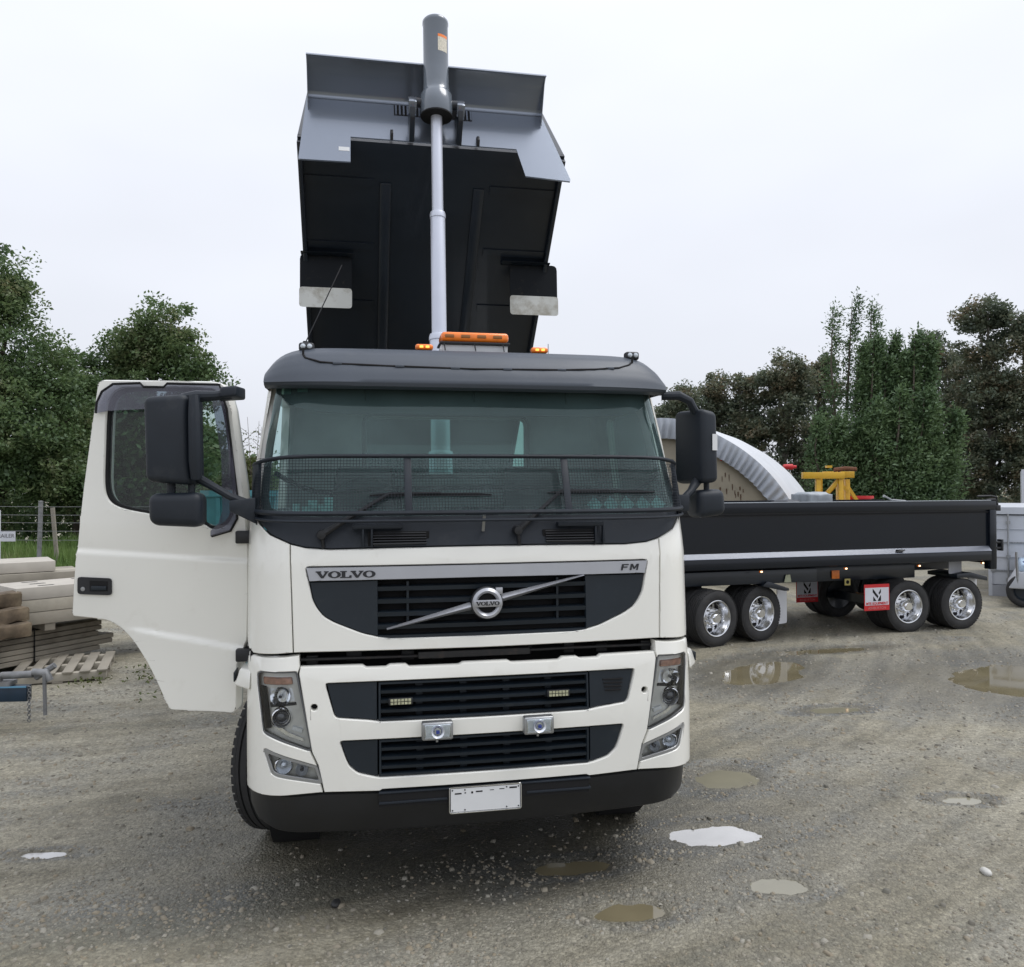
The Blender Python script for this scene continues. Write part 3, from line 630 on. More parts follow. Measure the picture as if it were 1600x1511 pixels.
for su_ in (-.62, .62):
    st_ = MB(); st_.box(su_ - .26, su_ + .26, 1.15, 1.65, 1.75, 1.92); sb = st_.build('seat', CABIND, truck, bevel=.05, seg=3)
    MB().hexa([(su_ - .25, 1.55, 1.9), (su_ + .25, 1.55, 1.9), (su_ + .25, 1.68, 1.9), (su_ - .25, 1.68, 1.9), (su_ - .2, 1.72, 2.38), (su_ + .2, 1.72, 2.38), (su_ + .2, 1.82, 2.38), (su_ - .2, 1.82, 2.38)]).build('seat_back', CABIND, sb, bevel=.04, seg=3)
sw = [(-.62 + .22 * math.cos(a), .98 + .10 * math.sin(a), 2.12 + .17 * math.sin(a)) for a in [2 * math.pi * i / 24 for i in range(24)]]
MB().tube(sw, .014, 6, closed=True).beam((-.62, .98, 2.12), (-.62, .80, 1.98), .05, .05).build('steering_wheel', BLACK, truck)
# things on the dash
for k in range(5):
    c = (.66 + k * .098, 0, 2.118); d = D(c[0], 2.12) + .045; r = .054
    M = Matrix.Rotation(R(-25), 3, 'X'); q = [Vector((-r * .85, 0, 0)), Vector((0, 0, -r)), Vector((r * .85, 0, 0)), Vector((0, 0, r))]
    vs = [M @ p + Vector((c[0], d, c[2])) for p in q] + [M @ (p + Vector((0, .002, 0))) + Vector((c[0], d, c[2])) for p in q]
    MB().add(vs, [(0, 1, 2, 3), (7, 6, 5, 4), (0, 4, 5, 1), (1, 5, 6, 2), (2, 6, 7, 3), (3, 7, 4, 0)]).build('dash_pennant', PAPER, truck, smooth=0)
for k, (u, w, h) in enumerate(((-.985, .035, .05), (-.94, .03, .035), (-.90, .05, .07), (-.85, .04, .045), (-.815, .045, .085))):
    MB().obox((u, D(u, 2.1) + .06 + .01 * (k % 2), 2.085 + h / 2), (w, .004, h), Matrix.Rotation(R(-20), 3, 'X')).build('dash_paper', PAPER, truck, smooth=0)
mb = MB(); mb.tube([(u, D(u, z) + .045, z) for u, z in ((-1.10, 2.30), (-1.05, 2.27), (-.96, 2.225), (-.88, 2.198), (-.75, 2.195), (-.5, 2.215), (0, 2.222), (.5, 2.215), (.75, 2.20), (.88, 2.195), (.96, 2.215), (1.03, 2.26), (1.08, 2.30))], .014, 6)
mb.build('dashboard_hood', VOID, truck)

# ---- sun visor and roof cap
def prof(u, t):       # t 0..1 along the section from the bottom lip up and over the roof
    e = min(1, abs(u) / 1.168); w = e ** 14; drop = .15 * w
    P = [(.395, 2.772), (.345, 2.768), (.300, 2.778), (.290, 2.80), (.315, 2.86), (.355, 2.925), (.40, 2.975), (.47, 3.012), (.60, 3.035), (.85, 3.05), (1.2, 3.06), (1.6, 3.06), (1.93, 3.05), (1.965, 3.0), (1.965, 2.84)]
    x = t * (len(P) - 1); i = min(int(x), len(P) - 2); f = x - i; d = P[i][0] * (1 - f) + P[i + 1][0] * f; z = P[i][1] * (1 - f) + P[i + 1][1] * f
    d += .02 * e * e + .13 * e ** 5 * max(0, 1 - t * 1.4); z = z - drop * max(0, min(1, (z - 2.80) / .22)) + .010 * e ** 4 * (t < .2)
    return d, z
vs = []; fs = []; NU, NT = 48, 42
us = [math.sin(-math.pi / 2 + math.pi * i / NU) * 1.168 for i in range(NU + 1)]
us = [1.168 * (abs(v / 1.168) ** .9) * (1 if v > 0 else -1) for v in us]
for u in us:
    for j in range(NT + 1): d, z = prof(u, j / NT); vs.append((u, d, z))
fs = [(i * (NT + 1) + j, i * (NT + 1) + j + 1, (i + 1) * (NT + 1) + j + 1, (i + 1) * (NT + 1) + j) for i in range(NU) for j in range(NT)]
roof = MB().add(vs, fs).add([vs[j] for j in range(NT + 1)] + [vs[NU * (NT + 1) + j] for j in range(NT + 1)], [tuple(range(NT + 1)), tuple(range(NT + 1, 2 * NT + 2))[::-1]]).build('roof_visor', VISOR, truck, smooth=50)
seam = [(-.958, 3.0), (-.958, 2.962), (-.945, 2.940), (-.863, 2.914), (-.74, 2.904), (-.5, 2.896), (-.013, 2.888), (.5, 2.896), (.7, 2.906), (.861, 2.922), (.93, 2.945), (.958, 2.965), (.96, 3.0)]
def pd(u, z):
    best = None
    for j in range(8, 60):
        d, zz = prof(u, j / 140); e = abs(zz - z)
        if best is None or e < best[0]: best = (e, d)
    return best[1]
sp = []
for (a, b) in zip(seam, seam[1:]):
    for k in range(5): t = k / 5; u = a[0] + (b[0] - a[0]) * t; z = a[1] + (b[1] - a[1]) * t; sp.append((u, pd(u, z) - .000, z))
MB().tube(sp, .0065, 6).build('visor_seam', VOID, roof)
for u in (-.77, -.43, -.12, .18, .5, .8): 
    z = float(np.interp(u, [q[0] for q in seam], [q[1] for q in seam])); MB().obox((u, pd(u, z) - .003, z + .001), (.05, .010, .012)).build('visor_clip', VISOR, roof, bevel=.002)
for u in (-.945, .985):
    wl = MB().obox((u, .52, 3.018), (.085, .06, .05)).build('roof_marker_lamp', BLACK, truck, bevel=.014, seg=3)
    for k in (-1, 1): MB().lathe([(0, -.012), (.012, -.008), (.015, 0)], (u + k * .018, .488, 3.020), (0, 1, 0), 12).build('lens', mat('white_lens', (.6, .65, .7), .15, metal=.3) if 'white_lens' not in MATS else MATS['white_lens'], wl)
for u in (-.272, .43):
    al = MB().obox((u, .62, 3.055), (.105, .05, .035)).build('roof_marker_lamp', ORANGE, truck, bevel=.014, seg=3)
    for k in (-1, 1): MB().obox((u + k * .018, .592, 3.055), (.022, .006, .014)).build('lens', mat('amber_led', (1, .45, .08), .3, emis=1.5) if 'amber_led' not in MATS else MATS['amber_led'], al, bevel=.004)
bcn = MB().box(-.165, .25, .66, .84, 3.105, 3.165).build('beacon_bar', ORANGE, truck, bevel=.022, seg=3)
MB().box(-.175, .255, .655, .845, 3.090, 3.103).build('beacon_base', BLACK, bcn, bevel=.003)
MB().box(-.165, .245, .68, .83, 3.045, 3.089).build('beacon_plinth', PLATE, bcn, bevel=.006)
for k in range(4):
    MB().obox((-.115 + k * .098, .6585, 3.137), (.055, .006, .020)).build('beacon_reflector', mat('beacon_dark', (.30, .12, .03), .3) if 'beacon_dark' not in MATS else MATS['beacon_dark'], bcn, bevel=.004)
for k in (-.15, .035, .21): MB().tube([(k, .65, 3.09), (k + .006, .64, 3.045)], .004, 5).build('beacon_bolt', BLACK, bcn)
MB().tube([(-.96, .62, 3.02), (-.955, .62, 3.07)], .018, 8).tube([(-.955, .62, 3.07), (-.75, .64, 3.53)], .0035, 5).build('aerial', BLACK, truck)
MB().tube([(.553, .9, 3.04), (.553, .9, 3.15)], .003, 5).build('aerial', STEEL, truck)

# ---- stone guard: two rails, uprights and wire mesh in front of the glass
def Gd(u, z):
    a = abs(u); c = 0
    if a > 1.0:
        t = min((a - 1.0) / .235, .999); c = .34 * (1 - math.sqrt(1 - t * t))
    return float(np.interp(z, ZB, DB)) - .10 + .04 * u * u + c
guard_u = [1.233 * math.sin(R(a)) for a in range(-90, 91, 5)]
def rail(z0, z1, r, name):
    pts = []
    for u in guard_u:
        e = min(1, abs(u) / 1.233); z = z0 + (z1 - z0) * e ** 10; pts.append((u, Gd(u, z), z))
    return MB().tube(pts, r, 8).build(name, PLAST, truck)
rail(2.388, 2.345, .011, 'guard_rail'); rail(2.085, 2.10, .013, 'guard_rail'); rail(2.045, 2.065, .008, 'guard_rail')
for u in (-.398, .465):
    P = [Vector((u, Gd(u, z) + .004, z)) for z in (2.375, 2.09)]
    MB().beam(P[0], P[1], .038, .008, up=(0, 1, 0)).build('guard_upright', PLAST, truck, bevel=.002)
MB().beam((.0, Gd(0, 2.07) + .02, 2.07), (.0, D(0, 1.98) + .0, 1.985), .015, .015).build('guard_bracket', STEEL, truck)
for s in (-1, 1):
    MB().hexa([(s * 1.19, .28, 2.02), (s * 1.235, .40, 2.02), (s * 1.225, .44, 2.02), (s * 1.18, .32, 2.02), (s * 1.185, .33, 2.36), (s * 1.23, .43, 2.36), (s * 1.22, .47, 2.36), (s * 1.175, .37, 2.36)]).build('guard_end_plate', PLAST, truck, bevel=.006)
wv = []; wf = []
def wire(pts, w):
    for a, b in zip(pts, pts[1:]):
        a = Vector(a); b = Vector(b); d = (b - a).normalized(); x = Vector((0, 1, 0)); y = d.cross(x).normalized() * w; x = x * w; k = len(wv)
        wv.extend([a - y, a + x, a + y, b - y, b + x, b + y]); wf.extend([(k, k + 1, k + 4, k + 3), (k + 1, k + 2, k + 5, k + 4), (k + 2, k, k + 3, k + 5)])
zs = [2.095 + .0157 * i for i in range(19)]
for z in zs: wire([(u, Gd(u, z), z) for u in [1.228 * math.sin(R(a)) for a in range(-88, 89, 4)]], .0013)
arc = [0.0]; ug = np.linspace(0, 1.228, 400)
pp = [(u, Gd(u, 2.2)) for u in ug]
for a, b in zip(pp, pp[1:]): arc.append(arc[-1] + math.hypot(b[0] - a[0], b[1] - a[1]))
tt = 0.008
while tt < arc[-1]:
    u = float(np.interp(tt, arc, ug)); tt += .0165
    for s in (-1, 1): wire([(s * u, Gd(u, z), z) for z in (2.09, 2.18, 2.28, 2.378 - .03 * (u / 1.23) ** 8)], .0013)
wm = fastmesh('guard_mesh', [tuple(v) for v in wv], F4=wf, m=PLAST, parent=truck); wm['kind'] = 'stuff'

# ---- wipers
for (pu, pz, eu, ez, b0, b1) in ((-.846, 1.975, -.50, 2.185, -.60, .06), (.187, 1.985, .45, 2.195, .375, 1.02)):
    w = MB(); p0 = Vector((pu, D(pu, pz) - .03, pz)); p1 = Vector((eu, D(eu, ez) - .022, ez)); p2 = Vector(((eu + b1) / 2, D((eu + b1) / 2, ez) - .02, ez + .004))
    w.tube([p0, p0 + (p1 - p0) * .25, p1, p2], [.02, .015, .010, .007], 8); w.lathe([(.0, -.02), (.022, -.018), (.026, .0), (.026, .05)], p0, (0, 1, 0), 14)
    wo_ = w.build('wiper', BLACK, truck)
    MB().tube([(u, D(u, ez) - .008, ez - .004 - .006 * abs(t - .5)) for t, u in [(i / 8, b0 + (b1 - b0) * i / 8) for i in range(9)]], [.004] + [.009] * 7 + [.004], 6).build('wiper_blade', VOID, wo_)
    MB().tube([(pu + .01, D(pu, 1.93), 1.905), p0], .010, 6).build('wiper_pivot', BLACK, wo_)

# ---- gap between cab and bumper: pipes and bits in the dark
panel('bulkhead', sym([(0, 1.46), (1.05, 1.46), (1.05, 1.22), (0, 1.22)]), [], .26, .02, VOID, chamfer=0)
mb = MB(); rr = random.Random(4)
for k in range(9):
    u = -.9 + k * .22 + rr.uniform(-.05, .05); mb.box(u, u + rr.uniform(.05, .12), .12 + rr.uniform(0, .06), .2, 1.30, 1.34 + rr.uniform(0, .03))
mb.box(-.35, .25, .09, .2, 1.315, 1.350); mb.tube([(-1.0, .13, 1.33), (-.4, .12, 1.325), (.5, .12, 1.335), (1.0, .14, 1.33)], .010, 6)
mb.build('cooling_pipework', mat('grimy_metal', (.012, .012, .013), .6, dirt=(.08, .05, .04), dirt_amt=.3, dscale=20), truck, bevel=.003)

# ---- bumper: white centre, two corners
G2 = [(.826, 1.220), (.822, 1.19), (.785, 1.060), (.77, 1.042), (.60, 1.024), (.556, 1.016), (0, 1.014)]
G3 = [(.757, 0.928), (.730, .845), (.710, .797), (.665, .758), (.590, .738), (.555, .731), (0, .731)]
CT = [(0, 1.297), (.12, 1.297), (.14, 1.286), (.40, 1.286), (.42, 1.300), (.50, 1.300), (.52, 1.289), (.62, 1.289), (.64, 1.302), (.952, 1.303)]
bc_ = panel('bumper_centre', sym(CT + [(.958, 1.27), (.893, .88), (.862, .81), (.832, .672), (.555, .664), (.54, .672), (0, .672)]),
      [roundpoly(sym([(0, 1.222)] + G2), .018), roundpoly(sym([(0, .928)] + G3), .018), ell(.017, .017, 14, .882, 1.101), ell(.017, .017, 14, -.882, 1.101)], 0, .05, WHITE)
for s in (-1, 1):
    MB().lathe([(0, 0), (.02, 0)], (s * .882, D(.88, 1.1) + .045, 1.101), (0, 1, 0), 14).build('tow_hole', VOID, truck)
# rounded ledge along the bumper's top edge
mb = MB(); n = 20; L = []
HO = [(.968, 1.283), (1.158, 1.277), (1.176, 1.262), (1.172, 1.20), (1.14, .975), (1.125, .962), (.905, .880), (.890, .895)]
FO = [(.868, .806), (1.125, .893), (1.137, .886), (1.098, .772), (1.075, .758), (.850, .715), (.842, .722)]
for s in (-1, 1):
    P = [(.955, 1.303), (.958, 1.36), (1.02, 1.352), (1.12, 1.345), (1.20, 1.345), (1.237, 1.325), (1.2495, 1.28), (1.2495, .67), (1.24, .650), (1.14, .655), (1.0, .664), (.84, .672), (.870, .81), (.900, .872), (.966, 1.27)]
    c = panel('bumper_corner', M2(P, s), [M2(roundpoly(HO, .012), s), M2(roundpoly(FO, .010), s)], .001, .07, WHITE)
    # headlight
    hb = panel('headlight', M2(roundpoly(HO, .012), s), [], .045, .0, REFL, chamfer=0)
    HI = [(.976, 1.276), (1.154, 1.270), (1.168, 1.256), (1.164, 1.195), (1.134, .981), (.910, .890), (.900, .897)]
    panel('headlight_bezel', M2(roundpoly(HO, .012), s), [M2(roundpoly(HI, .01), s)], .008, .03, mat('bezel_grey', (.10, .105, .11), .35) if 'bezel_grey' not in MATS else MATS['bezel_grey'], hb, chamfer=.003)
    panel('indicator', M2(roundpoly([(.995, 1.248), (1.145, 1.244), (1.142, 1.208), (.990, 1.212)], .008), s), [], .028, .03, mat('indicator_lens', (.50, .27, .19), .15, coat=.8, var=.3, vscale=30) if 'indicator_lens' not in MATS else MATS['indicator_lens'], hb)
    panel('blanking_strip', M2([(1.128, 1.198), (1.157, 1.198), (1.126, .99), (1.098, .995)], s), [], .022, .04, VOID, hb, chamfer=.002)
    rb = panel('high_beam', M2(roundpoly([(.992, 1.198), (1.118, 1.193), (1.108, 1.118), (.975, 1.123)], .012), s), [], .045, .02, GLINT, hb)
    cx, cz = s * 1.052, 1.155; d0 = D(cx, cz)
    MB().lathe([(.05, -.02), (.030, .006), (.012, .016)], (cx, d0 + .04, cz), (0, 1, 0), 18).build('reflector_bowl', CHROME, hb); MB().lathe([(0, -.025), (.009, -.018), (.009, .01)], (cx, d0 + .035, cz), (0, 1, 0), 10).build('bulb_cap', DLENS, hb)
    panel('lamp_shelf', M2([(.975, 1.122), (1.108, 1.117), (1.104, 1.095), (.972, 1.108)], s), [], .034, .03, BLACK, hb)
    cx, cz = s * 1.045, 1.048; d0 = D(cx, cz)
    pl = MB().lathe([(.035, .035), (.040, .0), (.046, -.010), (.053, .0), (.053, .05)], (cx, d0 + .026, cz), (0, 1, 0), 28).build('projector_ring', CHROME, hb)
    MB().lathe([(0, -.006), (.015, -.004), (.028, .003), (.036, .014)], (cx, d0 + .024, cz), (0, 1, 0), 24).build('projector_lens', DLENS, hb, smooth=60)
    panel('running_light', M2([(1.095, 1.018), (1.075, .995), (1.02, .958), (.935, .925), (.938, .945), (1.01, .978), (1.06, 1.012), (1.085, 1.035)], s), [], .026, .02, CHROME, hb, chamfer=.003)
    panel('reflector_step', M2([(.99, 1.005), (.995, .985), (.945, .968), (.94, .99)], s), [], .03, .03, GLINT, hb, chamfer=.003)
    panel('headlight_cover', M2(roundpoly(HI, .01), s), [], .010, 0, CLEAR, hb, chamfer=0)
    # fog lamp
    fbz = panel('fog_lamp', M2(roundpoly(FO, .010), s), [], .06, 0, REFL, chamfer=0)
    FI = [(.880, .795), (1.105, .868), (1.112, .862), (1.083, .785), (1.068, .775), (.866, .735), (.862, .74)]
    panel('fog_bezel', M2(roundpoly(FO, .010), s), [M2(roundpoly(FI, .008), s)], .004, .03, mat('bezel_silver', (.35, .36, .37), .3, metal=.6) if 'bezel_silver' not in MATS else MATS['bezel_silver'], fbz, chamfer=.003)
    for (fu, fz, fr_, mm_) in ((1.035, .808, .040, CHROME), (.945, .785, .028, DLENS)):
        d0 = D(fu, fz); MB().lathe([(0, .03), (fr_ * .35, .028), (fr_ * .8, .012), (fr_, -.006), (fr_ + .005, 0), (fr_ + .005, .04)], (s * fu, d0 + .022, fz), (0, 1, 0), 22).build('fog_reflector', CHROME if mm_ is CHROME else GLINT, fbz)
        MB().lathe([(0, -.006), (fr_ * .35, 0), (fr_ * .4, .02)], (s * fu, d0 + .025, fz), (0, 1, 0), 14).build('bulb', FROST if mm_ is CHROME else DLENS, fbz)
    panel('fog_cover', M2(roundpoly(FI, .008), s), [], .008, 0, CLEAR, fbz, chamfer=0)
    # wind deflector block on the bumper's top corner
    MB().hexa([(s * 1.22, .20, 1.165), (s * 1.315, .34, 1.165), (s * 1.315, .50, 1.165), (s * 1.22, .50, 1.165), (s * 1.215, .22, 1.262), (s * 1.285, .34, 1.255), (s * 1.285, .50, 1.255), (s * 1.215, .50, 1.275)]).build('bumper_wing', WHITE, truck, bevel=.012, seg=3)
    MB().obox((s * 1.317, .42, 1.205), (.008, .13, .05)).build('side_reflector', GRILLE, truck, bevel=.002)
    MB().box(*sorted((s * 1.15, s * 1.249)), .42, .80, .67, 1.33).build('bumper_return', WHITE, truck, bevel=.01)
    # step well edge under the cab corner
    MB().box(*sorted((s * .95, s * 1.22)), .25, .60, 1.30, 1.375).build('step_well', VOID, truck)
# bumper grilles
def louvre(zt, zb, hw, cheek, n, name, extra=None):
    panel(name + '_backing', sym([(0, zt), (hw, zt), (hw, zb), (0, zb)]), [], .10, 0, VOID, chamfer=0)
    for s in (-1, 1): panel(name + '_cheek', M2(cheek, s), [], .012, .04, GRILLE, chamfer=.004)
    panel(name + '_frame', sym([(0, zt), (hw, zt), (hw, zb), (0, zb)]), [sym([(0, zt - .012), (hw - .012, zt - .012), (hw - .012, zb + .012), (0, zb + .012)])], .006, .04, GRILLE, chamfer=.003)
    for k in range(n):
        z = zt - (zt - zb) * (k + 1) / (n + 1); mb = MB()
        for i in range(10):
            u0, u1 = -hw + .01 + 2 * (hw - .01) * i / 10, -hw + .01 + 2 * (hw - .01) * (i + 1) / 10; P = []
            for u in (u0, u1): d = D(u, z); P.append([(u, d + .010, z + .005), (u, d + .012, z - .010), (u, d + .07, z + .004), (u, d + .07, z + .014)])
            a, b = P; mb.hexa(a + b)
        mb.build(name + '_slat', GRILLE, truck)
    for k in range(4):
        u = -hw * .62 + 2 * hw * .62 * k / 3; MB().obox((u, D(u, zt) + .075, (zt + zb) / 2), (.035, .03, zt - zb - .01)).build(name + '_rib', GRILLE, truck)
louvre(1.214, 1.020, .560, [(.566, 1.218), (.820, 1.216), (.780, 1.062), (.765, 1.046), (.60, 1.030), (.566, 1.024)], 3, 'upper_grille')
louvre(.922, .736, .558, [(.564, .924), (.750, .923), (.724, .845), (.704, .800), (.660, .763), (.590, .744), (.564, .740)], 3, 'lower_grille')
for k in range(4):
    z = 1.170 - k * .019; MB().obox((.70, D(.7, z) + .008, z), (.115 - .008 * k, .010, .009)).build('grille_slot', VOID, truck, bevel=.003)
for u, z in ((-.447, 1.118), (.387, 1.118)):
    l = MB().obox((u, D(u, z) - .004, z), (.125, .02, .036)).build('work_light', BLACK, truck, bevel=.005)
    for a in range(6):
        for b in range(2): MB().obox((u - .045 + a * .018, D(u, z) - .0155, z - .008 + b * .016), (.014, .004, .012)).build('led', LED, l, smooth=0)
for u, z, in ((-.265, .975), (.265, .973)):
    l = MB().obox((u, D(u, z) - .045, z), (.160, .055, .092)).build('driving_lamp', STEEL, truck, bevel=.010, seg=3)
    MB().obox((u, D(u, z) - .0735, z + .002), (.132, .006, .068)).build('lamp_reflector', CHROME, l, bevel=.006)
    for k in (-1, 1): MB().hexa([(u + k * .030, D(u, z) - .0785, z - .028), (u + k * .060, D(u, z) - .0785, z - .028), (u + k * .060, D(u, z) - .074, z - .028), (u + k * .030, D(u, z) - .074, z - .028), (u + k * .022, D(u, z) - .0765, z + .032), (u + k * .062, D(u, z) - .0765, z + .032), (u + k * .062, D(u, z) - .074, z + .032), (u + k * .022, D(u, z) - .074, z + .032)]).build('reflector_facet', GLINT, l)
    MB().lathe([(.012, .016), (.022, .010), (.033, .0)], (u, D(u, z) - .090, z + .002), (0, 1, 0), 18).build('reflector_bowl', GLINT, l)
    MB().obox((u, D(u, z) - .084, z), (.018, .010, .016)).build('lamp_badge', mat('blue_badge', (.03, .05, .25), .3) if 'blue_badge' not in MATS else MATS['blue_badge'], l)
    MB().obox((u, D(u, z) - .080, z + .003), (.134, .003, .070)).build('lamp_glass', CLEAR, l)
    MB().tube([(u, D(u, z) - .03, z - .045), (u, D(u, z) - .03, z - .065)], .007, 8).build('lamp_bolt', STEEL, l)
# black lower valance
def Dv(u, z):
    a = min(abs(u), 1.2480); c = 0
    if a > .93: t = (a - .93) / .32; c = .42 * (1 - math.sqrt(max(0, 1 - min(t, .999) ** 2)))
    return .028 + .04 * u * u + c + .06 * ((.66 - z) / .25) ** 2
vp = panel('bumper_valance', sym([(0, .664), (.54, .664), (.56, .655), (.84, .664), (1.0, .656), (1.14, .647), (1.249, .642), (1.249, .585), (1.235, .525), (1.185, .480), (1.08, .452), (.6, .438), (0, .432)]), [], -.014, .25, BUMP, Df=Dv, chamfer=.012)
MB().box(-.56, .55, .0, .08, .585, .650).build('step_recess', VOID, truck)
MB().box(-.56, .56, -.004, .06, .652, .6605).build('step_edge', PLAST, truck, bevel=.002)
MB().box(.21, .56, -.006, .05, .600, .612).build('step_edge', PLAST, truck, bevel=.002)
MB().box(-.56, -.21, -.006, .05, .600, .612).build('step_edge', PLAST, truck, bevel=.002)
pt = MB().box(-.202, .180, -.008, .004, .528, .664).build('number_plate', BLACK, truck, bevel=.003)
MB().tube([(a, -.011, b) for a, b in roundpoly([(-.2, .530), (.178, .530), (.178, .662), (-.2, .662)], .012)], .004, 6, closed=True).build('plate_frame', CHROME, pt)
MB().box(-.193, .171, -.0125, -.008, .536, .656).build('plate_face', PLATE, pt, smooth=0)
for (a, w, z, h) in ((-.155, .035, .636, .007), (-.118, .008, .638, .006), (-.082, .010, .638, .010), (-.045, .035, .641, .007), (.022, .022, .644, .003), (.075, .026, .646, .004), (.135, .04, .649, .008)):
    MB().box(a - w / 2, a + w / 2, -.0135, -.0125, z - h / 2 - .006, z + h / 2 - .006).build('plate_mark', VOID, pt, smooth=0)
for a in (-.185, -.12, .10, .163):
    for z in (.545, .648): MB().lathe([(0, -.002), (.004, -.002), (.004, .0)], (a, -.0125, z), (0, 1, 0), 8).build('plate_screw', BLACK, pt)

# ---- side mirrors
def mirror(pts_main, pts_low, arm, name='side_mirror'):
    m_ = MB().hexa(pts_main).build(name, PLAST, truck, bevel=.035, seg=4, smooth=50)
    MB().hexa(pts_low).build('wide_angle_mirror', PLAST, m_, bevel=.045, seg=4, smooth=50)
    for a in arm: MB().tube(a[0], a[1], 10).build('mirror_arm', PLAST, m_)
    return m_
mirror([(-1.730, .20, 2.255), (-1.520, .20, 2.235), (-1.455, .36, 2.235), (-1.690, .42, 2.255), (-1.742, .20, 2.690), (-1.535, .20, 2.712), (-1.462, .36, 2.705), (-1.700, .42, 2.690)],
       [(-1.715, .20, 2.03), (-1.452, .20, 2.015), (-1.452, .38, 2.015), (-1.70, .38, 2.03), (-1.722, .20, 2.195), (-1.452, .20, 2.200), (-1.452, .38, 2.200), (-1.70, .38, 2.195)],
       [([(-1.56, .26, 2.690), (-1.49, .26, 2.700), (-1.40, .26, 2.705), (-1.315, .26, 2.715)], [.025, .032, .026, .026]), ([(-1.490, .21, 2.70), (-1.485, .20, 2.60), (-1.482, .20, 2.36), (-1.482, .22, 2.27)], [.026, .034, .034, .028]), ([(-1.50, .30, 2.28), (-1.42, .28, 2.235), (-1.32, .26, 2.175), (-1.22, .30, 2.13)], [.026, .022, .020, .024]), ([(-1.62, .29, 2.26), (-1.62, .29, 2.18)], .022), ([(-1.52, .29, 2.26), (-1.52, .29, 2.18)], .018)])
MB().hexa([(-1.36, .20, 2.690), (-1.28, .20, 2.700), (-1.26, .40, 2.700), (-1.40, .40, 2.690), (-1.36, .20, 2.745), (-1.28, .20, 2.755), (-1.26, .40, 2.765), (-1.40, .40, 2.755)]).build('mirror_mount', PLAST, truck, bevel=.012, seg=3)
MB().hexa([(-1.32, .22, 2.10), (-1.19, .24, 2.03), (-1.19, .36, 2.03), (-1.32, .30, 2.10), (-1.32, .22, 2.155), (-1.19, .24, 2.17), (-1.19, .36, 2.17), (-1.32, .30, 2.155)]).build('mirror_mount', PLAST, truck, bevel=.008)
mr_ = mirror([(1.405, .42, 2.235), (1.520, .44, 2.245), (1.500, .64, 2.245), (1.310, .66, 2.235), (1.405, .42, 2.700), (1.512, .44, 2.675), (1.495, .64, 2.675), (1.310, .66, 2.700)],
       [(1.375, .42, 2.02), (1.575, .44, 2.045), (1.56, .60, 2.045), (1.36, .60, 2.02), (1.375, .42, 2.195), (1.56, .44, 2.205), (1.55, .60, 2.205), (1.36, .60, 2.195)],
       [([(1.17, .50, 2.775), (1.27, .46, 2.775), (1.34, .47, 2.745), (1.39, .50, 2.68)], [.026, .028, .026, .026]), ([(1.26, .42, 2.13), (1.33, .44, 2.19), (1.40, .50, 2.255)], [.022, .022, .03]), ([(1.47, .52, 2.25), (1.47, .52, 2.18)], .018)])
MB().obox((1.487, .431, 2.49), (.035, .003, .10), Matrix.Rotation(R(10), 3, 'Z')).build('sticker', PLATE, mr_, smooth=0)
MB().hexa([(1.21, .36, 2.07), (1.30, .38, 2.07), (1.30, .48, 2.07), (1.20, .46, 2.07), (1.21, .36, 2.17), (1.30, .38, 2.17), (1.30, .48, 2.17), (1.20, .46, 2.17)]).build('mirror_mount', PLAST, truck, bevel=.008)

# ---- open driver's door (its plane stands square to the yard's camera axis)
DY = 4.45
DO = [(-2.312, 2.80), (-2.300, 2.822), (-2.275, 2.830), (-1.66, 2.818), (-1.60, 2.80), (-1.56, 2.66), (-1.53, 2.45), (-1.497, 2.23), (-1.467, 1.91), (-1.462, 1.66), (-1.474, 1.38), (-1.525, 1.245), (-1.530, 1.0), (-1.545, .977), (-1.90, .995), (-1.932, 1.06), (-1.975, 1.16), (-2.03, 1.27), (-2.10, 1.372), (-2.17, 1.447), (-2.235, 1.487), (-2.30, 1.500), (-2.438, 1.515), (-2.442, 1.54), (-2.418, 1.88), (-2.385, 2.235), (-2.350, 2.52)]
DW = [(-2.262, 2.66), (-2.245, 2.73), (-2.205, 2.775), (-2.13, 2.790), (-1.70, 2.782), (-1.64, 2.765), (-1.60, 2.68), (-1.565, 2.42), (-1.538, 2.16), (-1.548, 2.08), (-1.585, 2.01), (-1.665, 1.985), (-1.72, 2.03), (-2.04, 2.085), (-2.17, 2.110), (-2.24, 2.145), (-2.272, 2.22), (-2.268, 2.42)]
DW = smoothpoly(DW, 2)
def Dd(x, z):       # depth of the outer skin in the yard's axes: belly, waist crease and lower flare
    y = DY + .010 * max(0, z - 2.1) / .7
    y -= .018 * math.exp(-((z - 1.75) / .35) ** 2)
    zc = 1.88 - .066 * (x + 2.42); y += .011 / (1 + math.exp(-max(-30, min(30, (z - zc) / .0035)))) * math.exp(-max(0, z - zc) / .12)
    zl = 1.455 - .19 * (x + 2.11)
    if x > -2.13 and z < zl + .0: y -= .016 * min(1, max(0, (zl - z) / .014)) * min(1, (x + 2.13) / .10)
    return y
def door_piece(name, outer, holes, off, thick, m, parent, chamfer=.008, su=.06, sz=.05):
    o = panel(name, outer, holes, off, thick, m, parent, chamfer=chamfer, Df=Dd, su=su, sz=sz)
    for v in o.data.vertices: v.co = Vector(w2t(*v.co))
    return o
inner_loop = [(x * .97 - 1.93 * .03, z * .97 + 2.40 * .03) for x, z in DW]
door = door_piece('cab_door', roundpoly(DO, .02, 2), [DW], 0, .09, WHITE, truck, sz=.01); door['label'] = 'open cream driver door'
door_piece('window_seal', [(x, z) for x, z in DW], [[(-1.93 + (x + 1.93) * .955, 2.40 + (z - 2.40) * .955) for x, z in DW]], .012, .04, VOID, door, chamfer=.002)
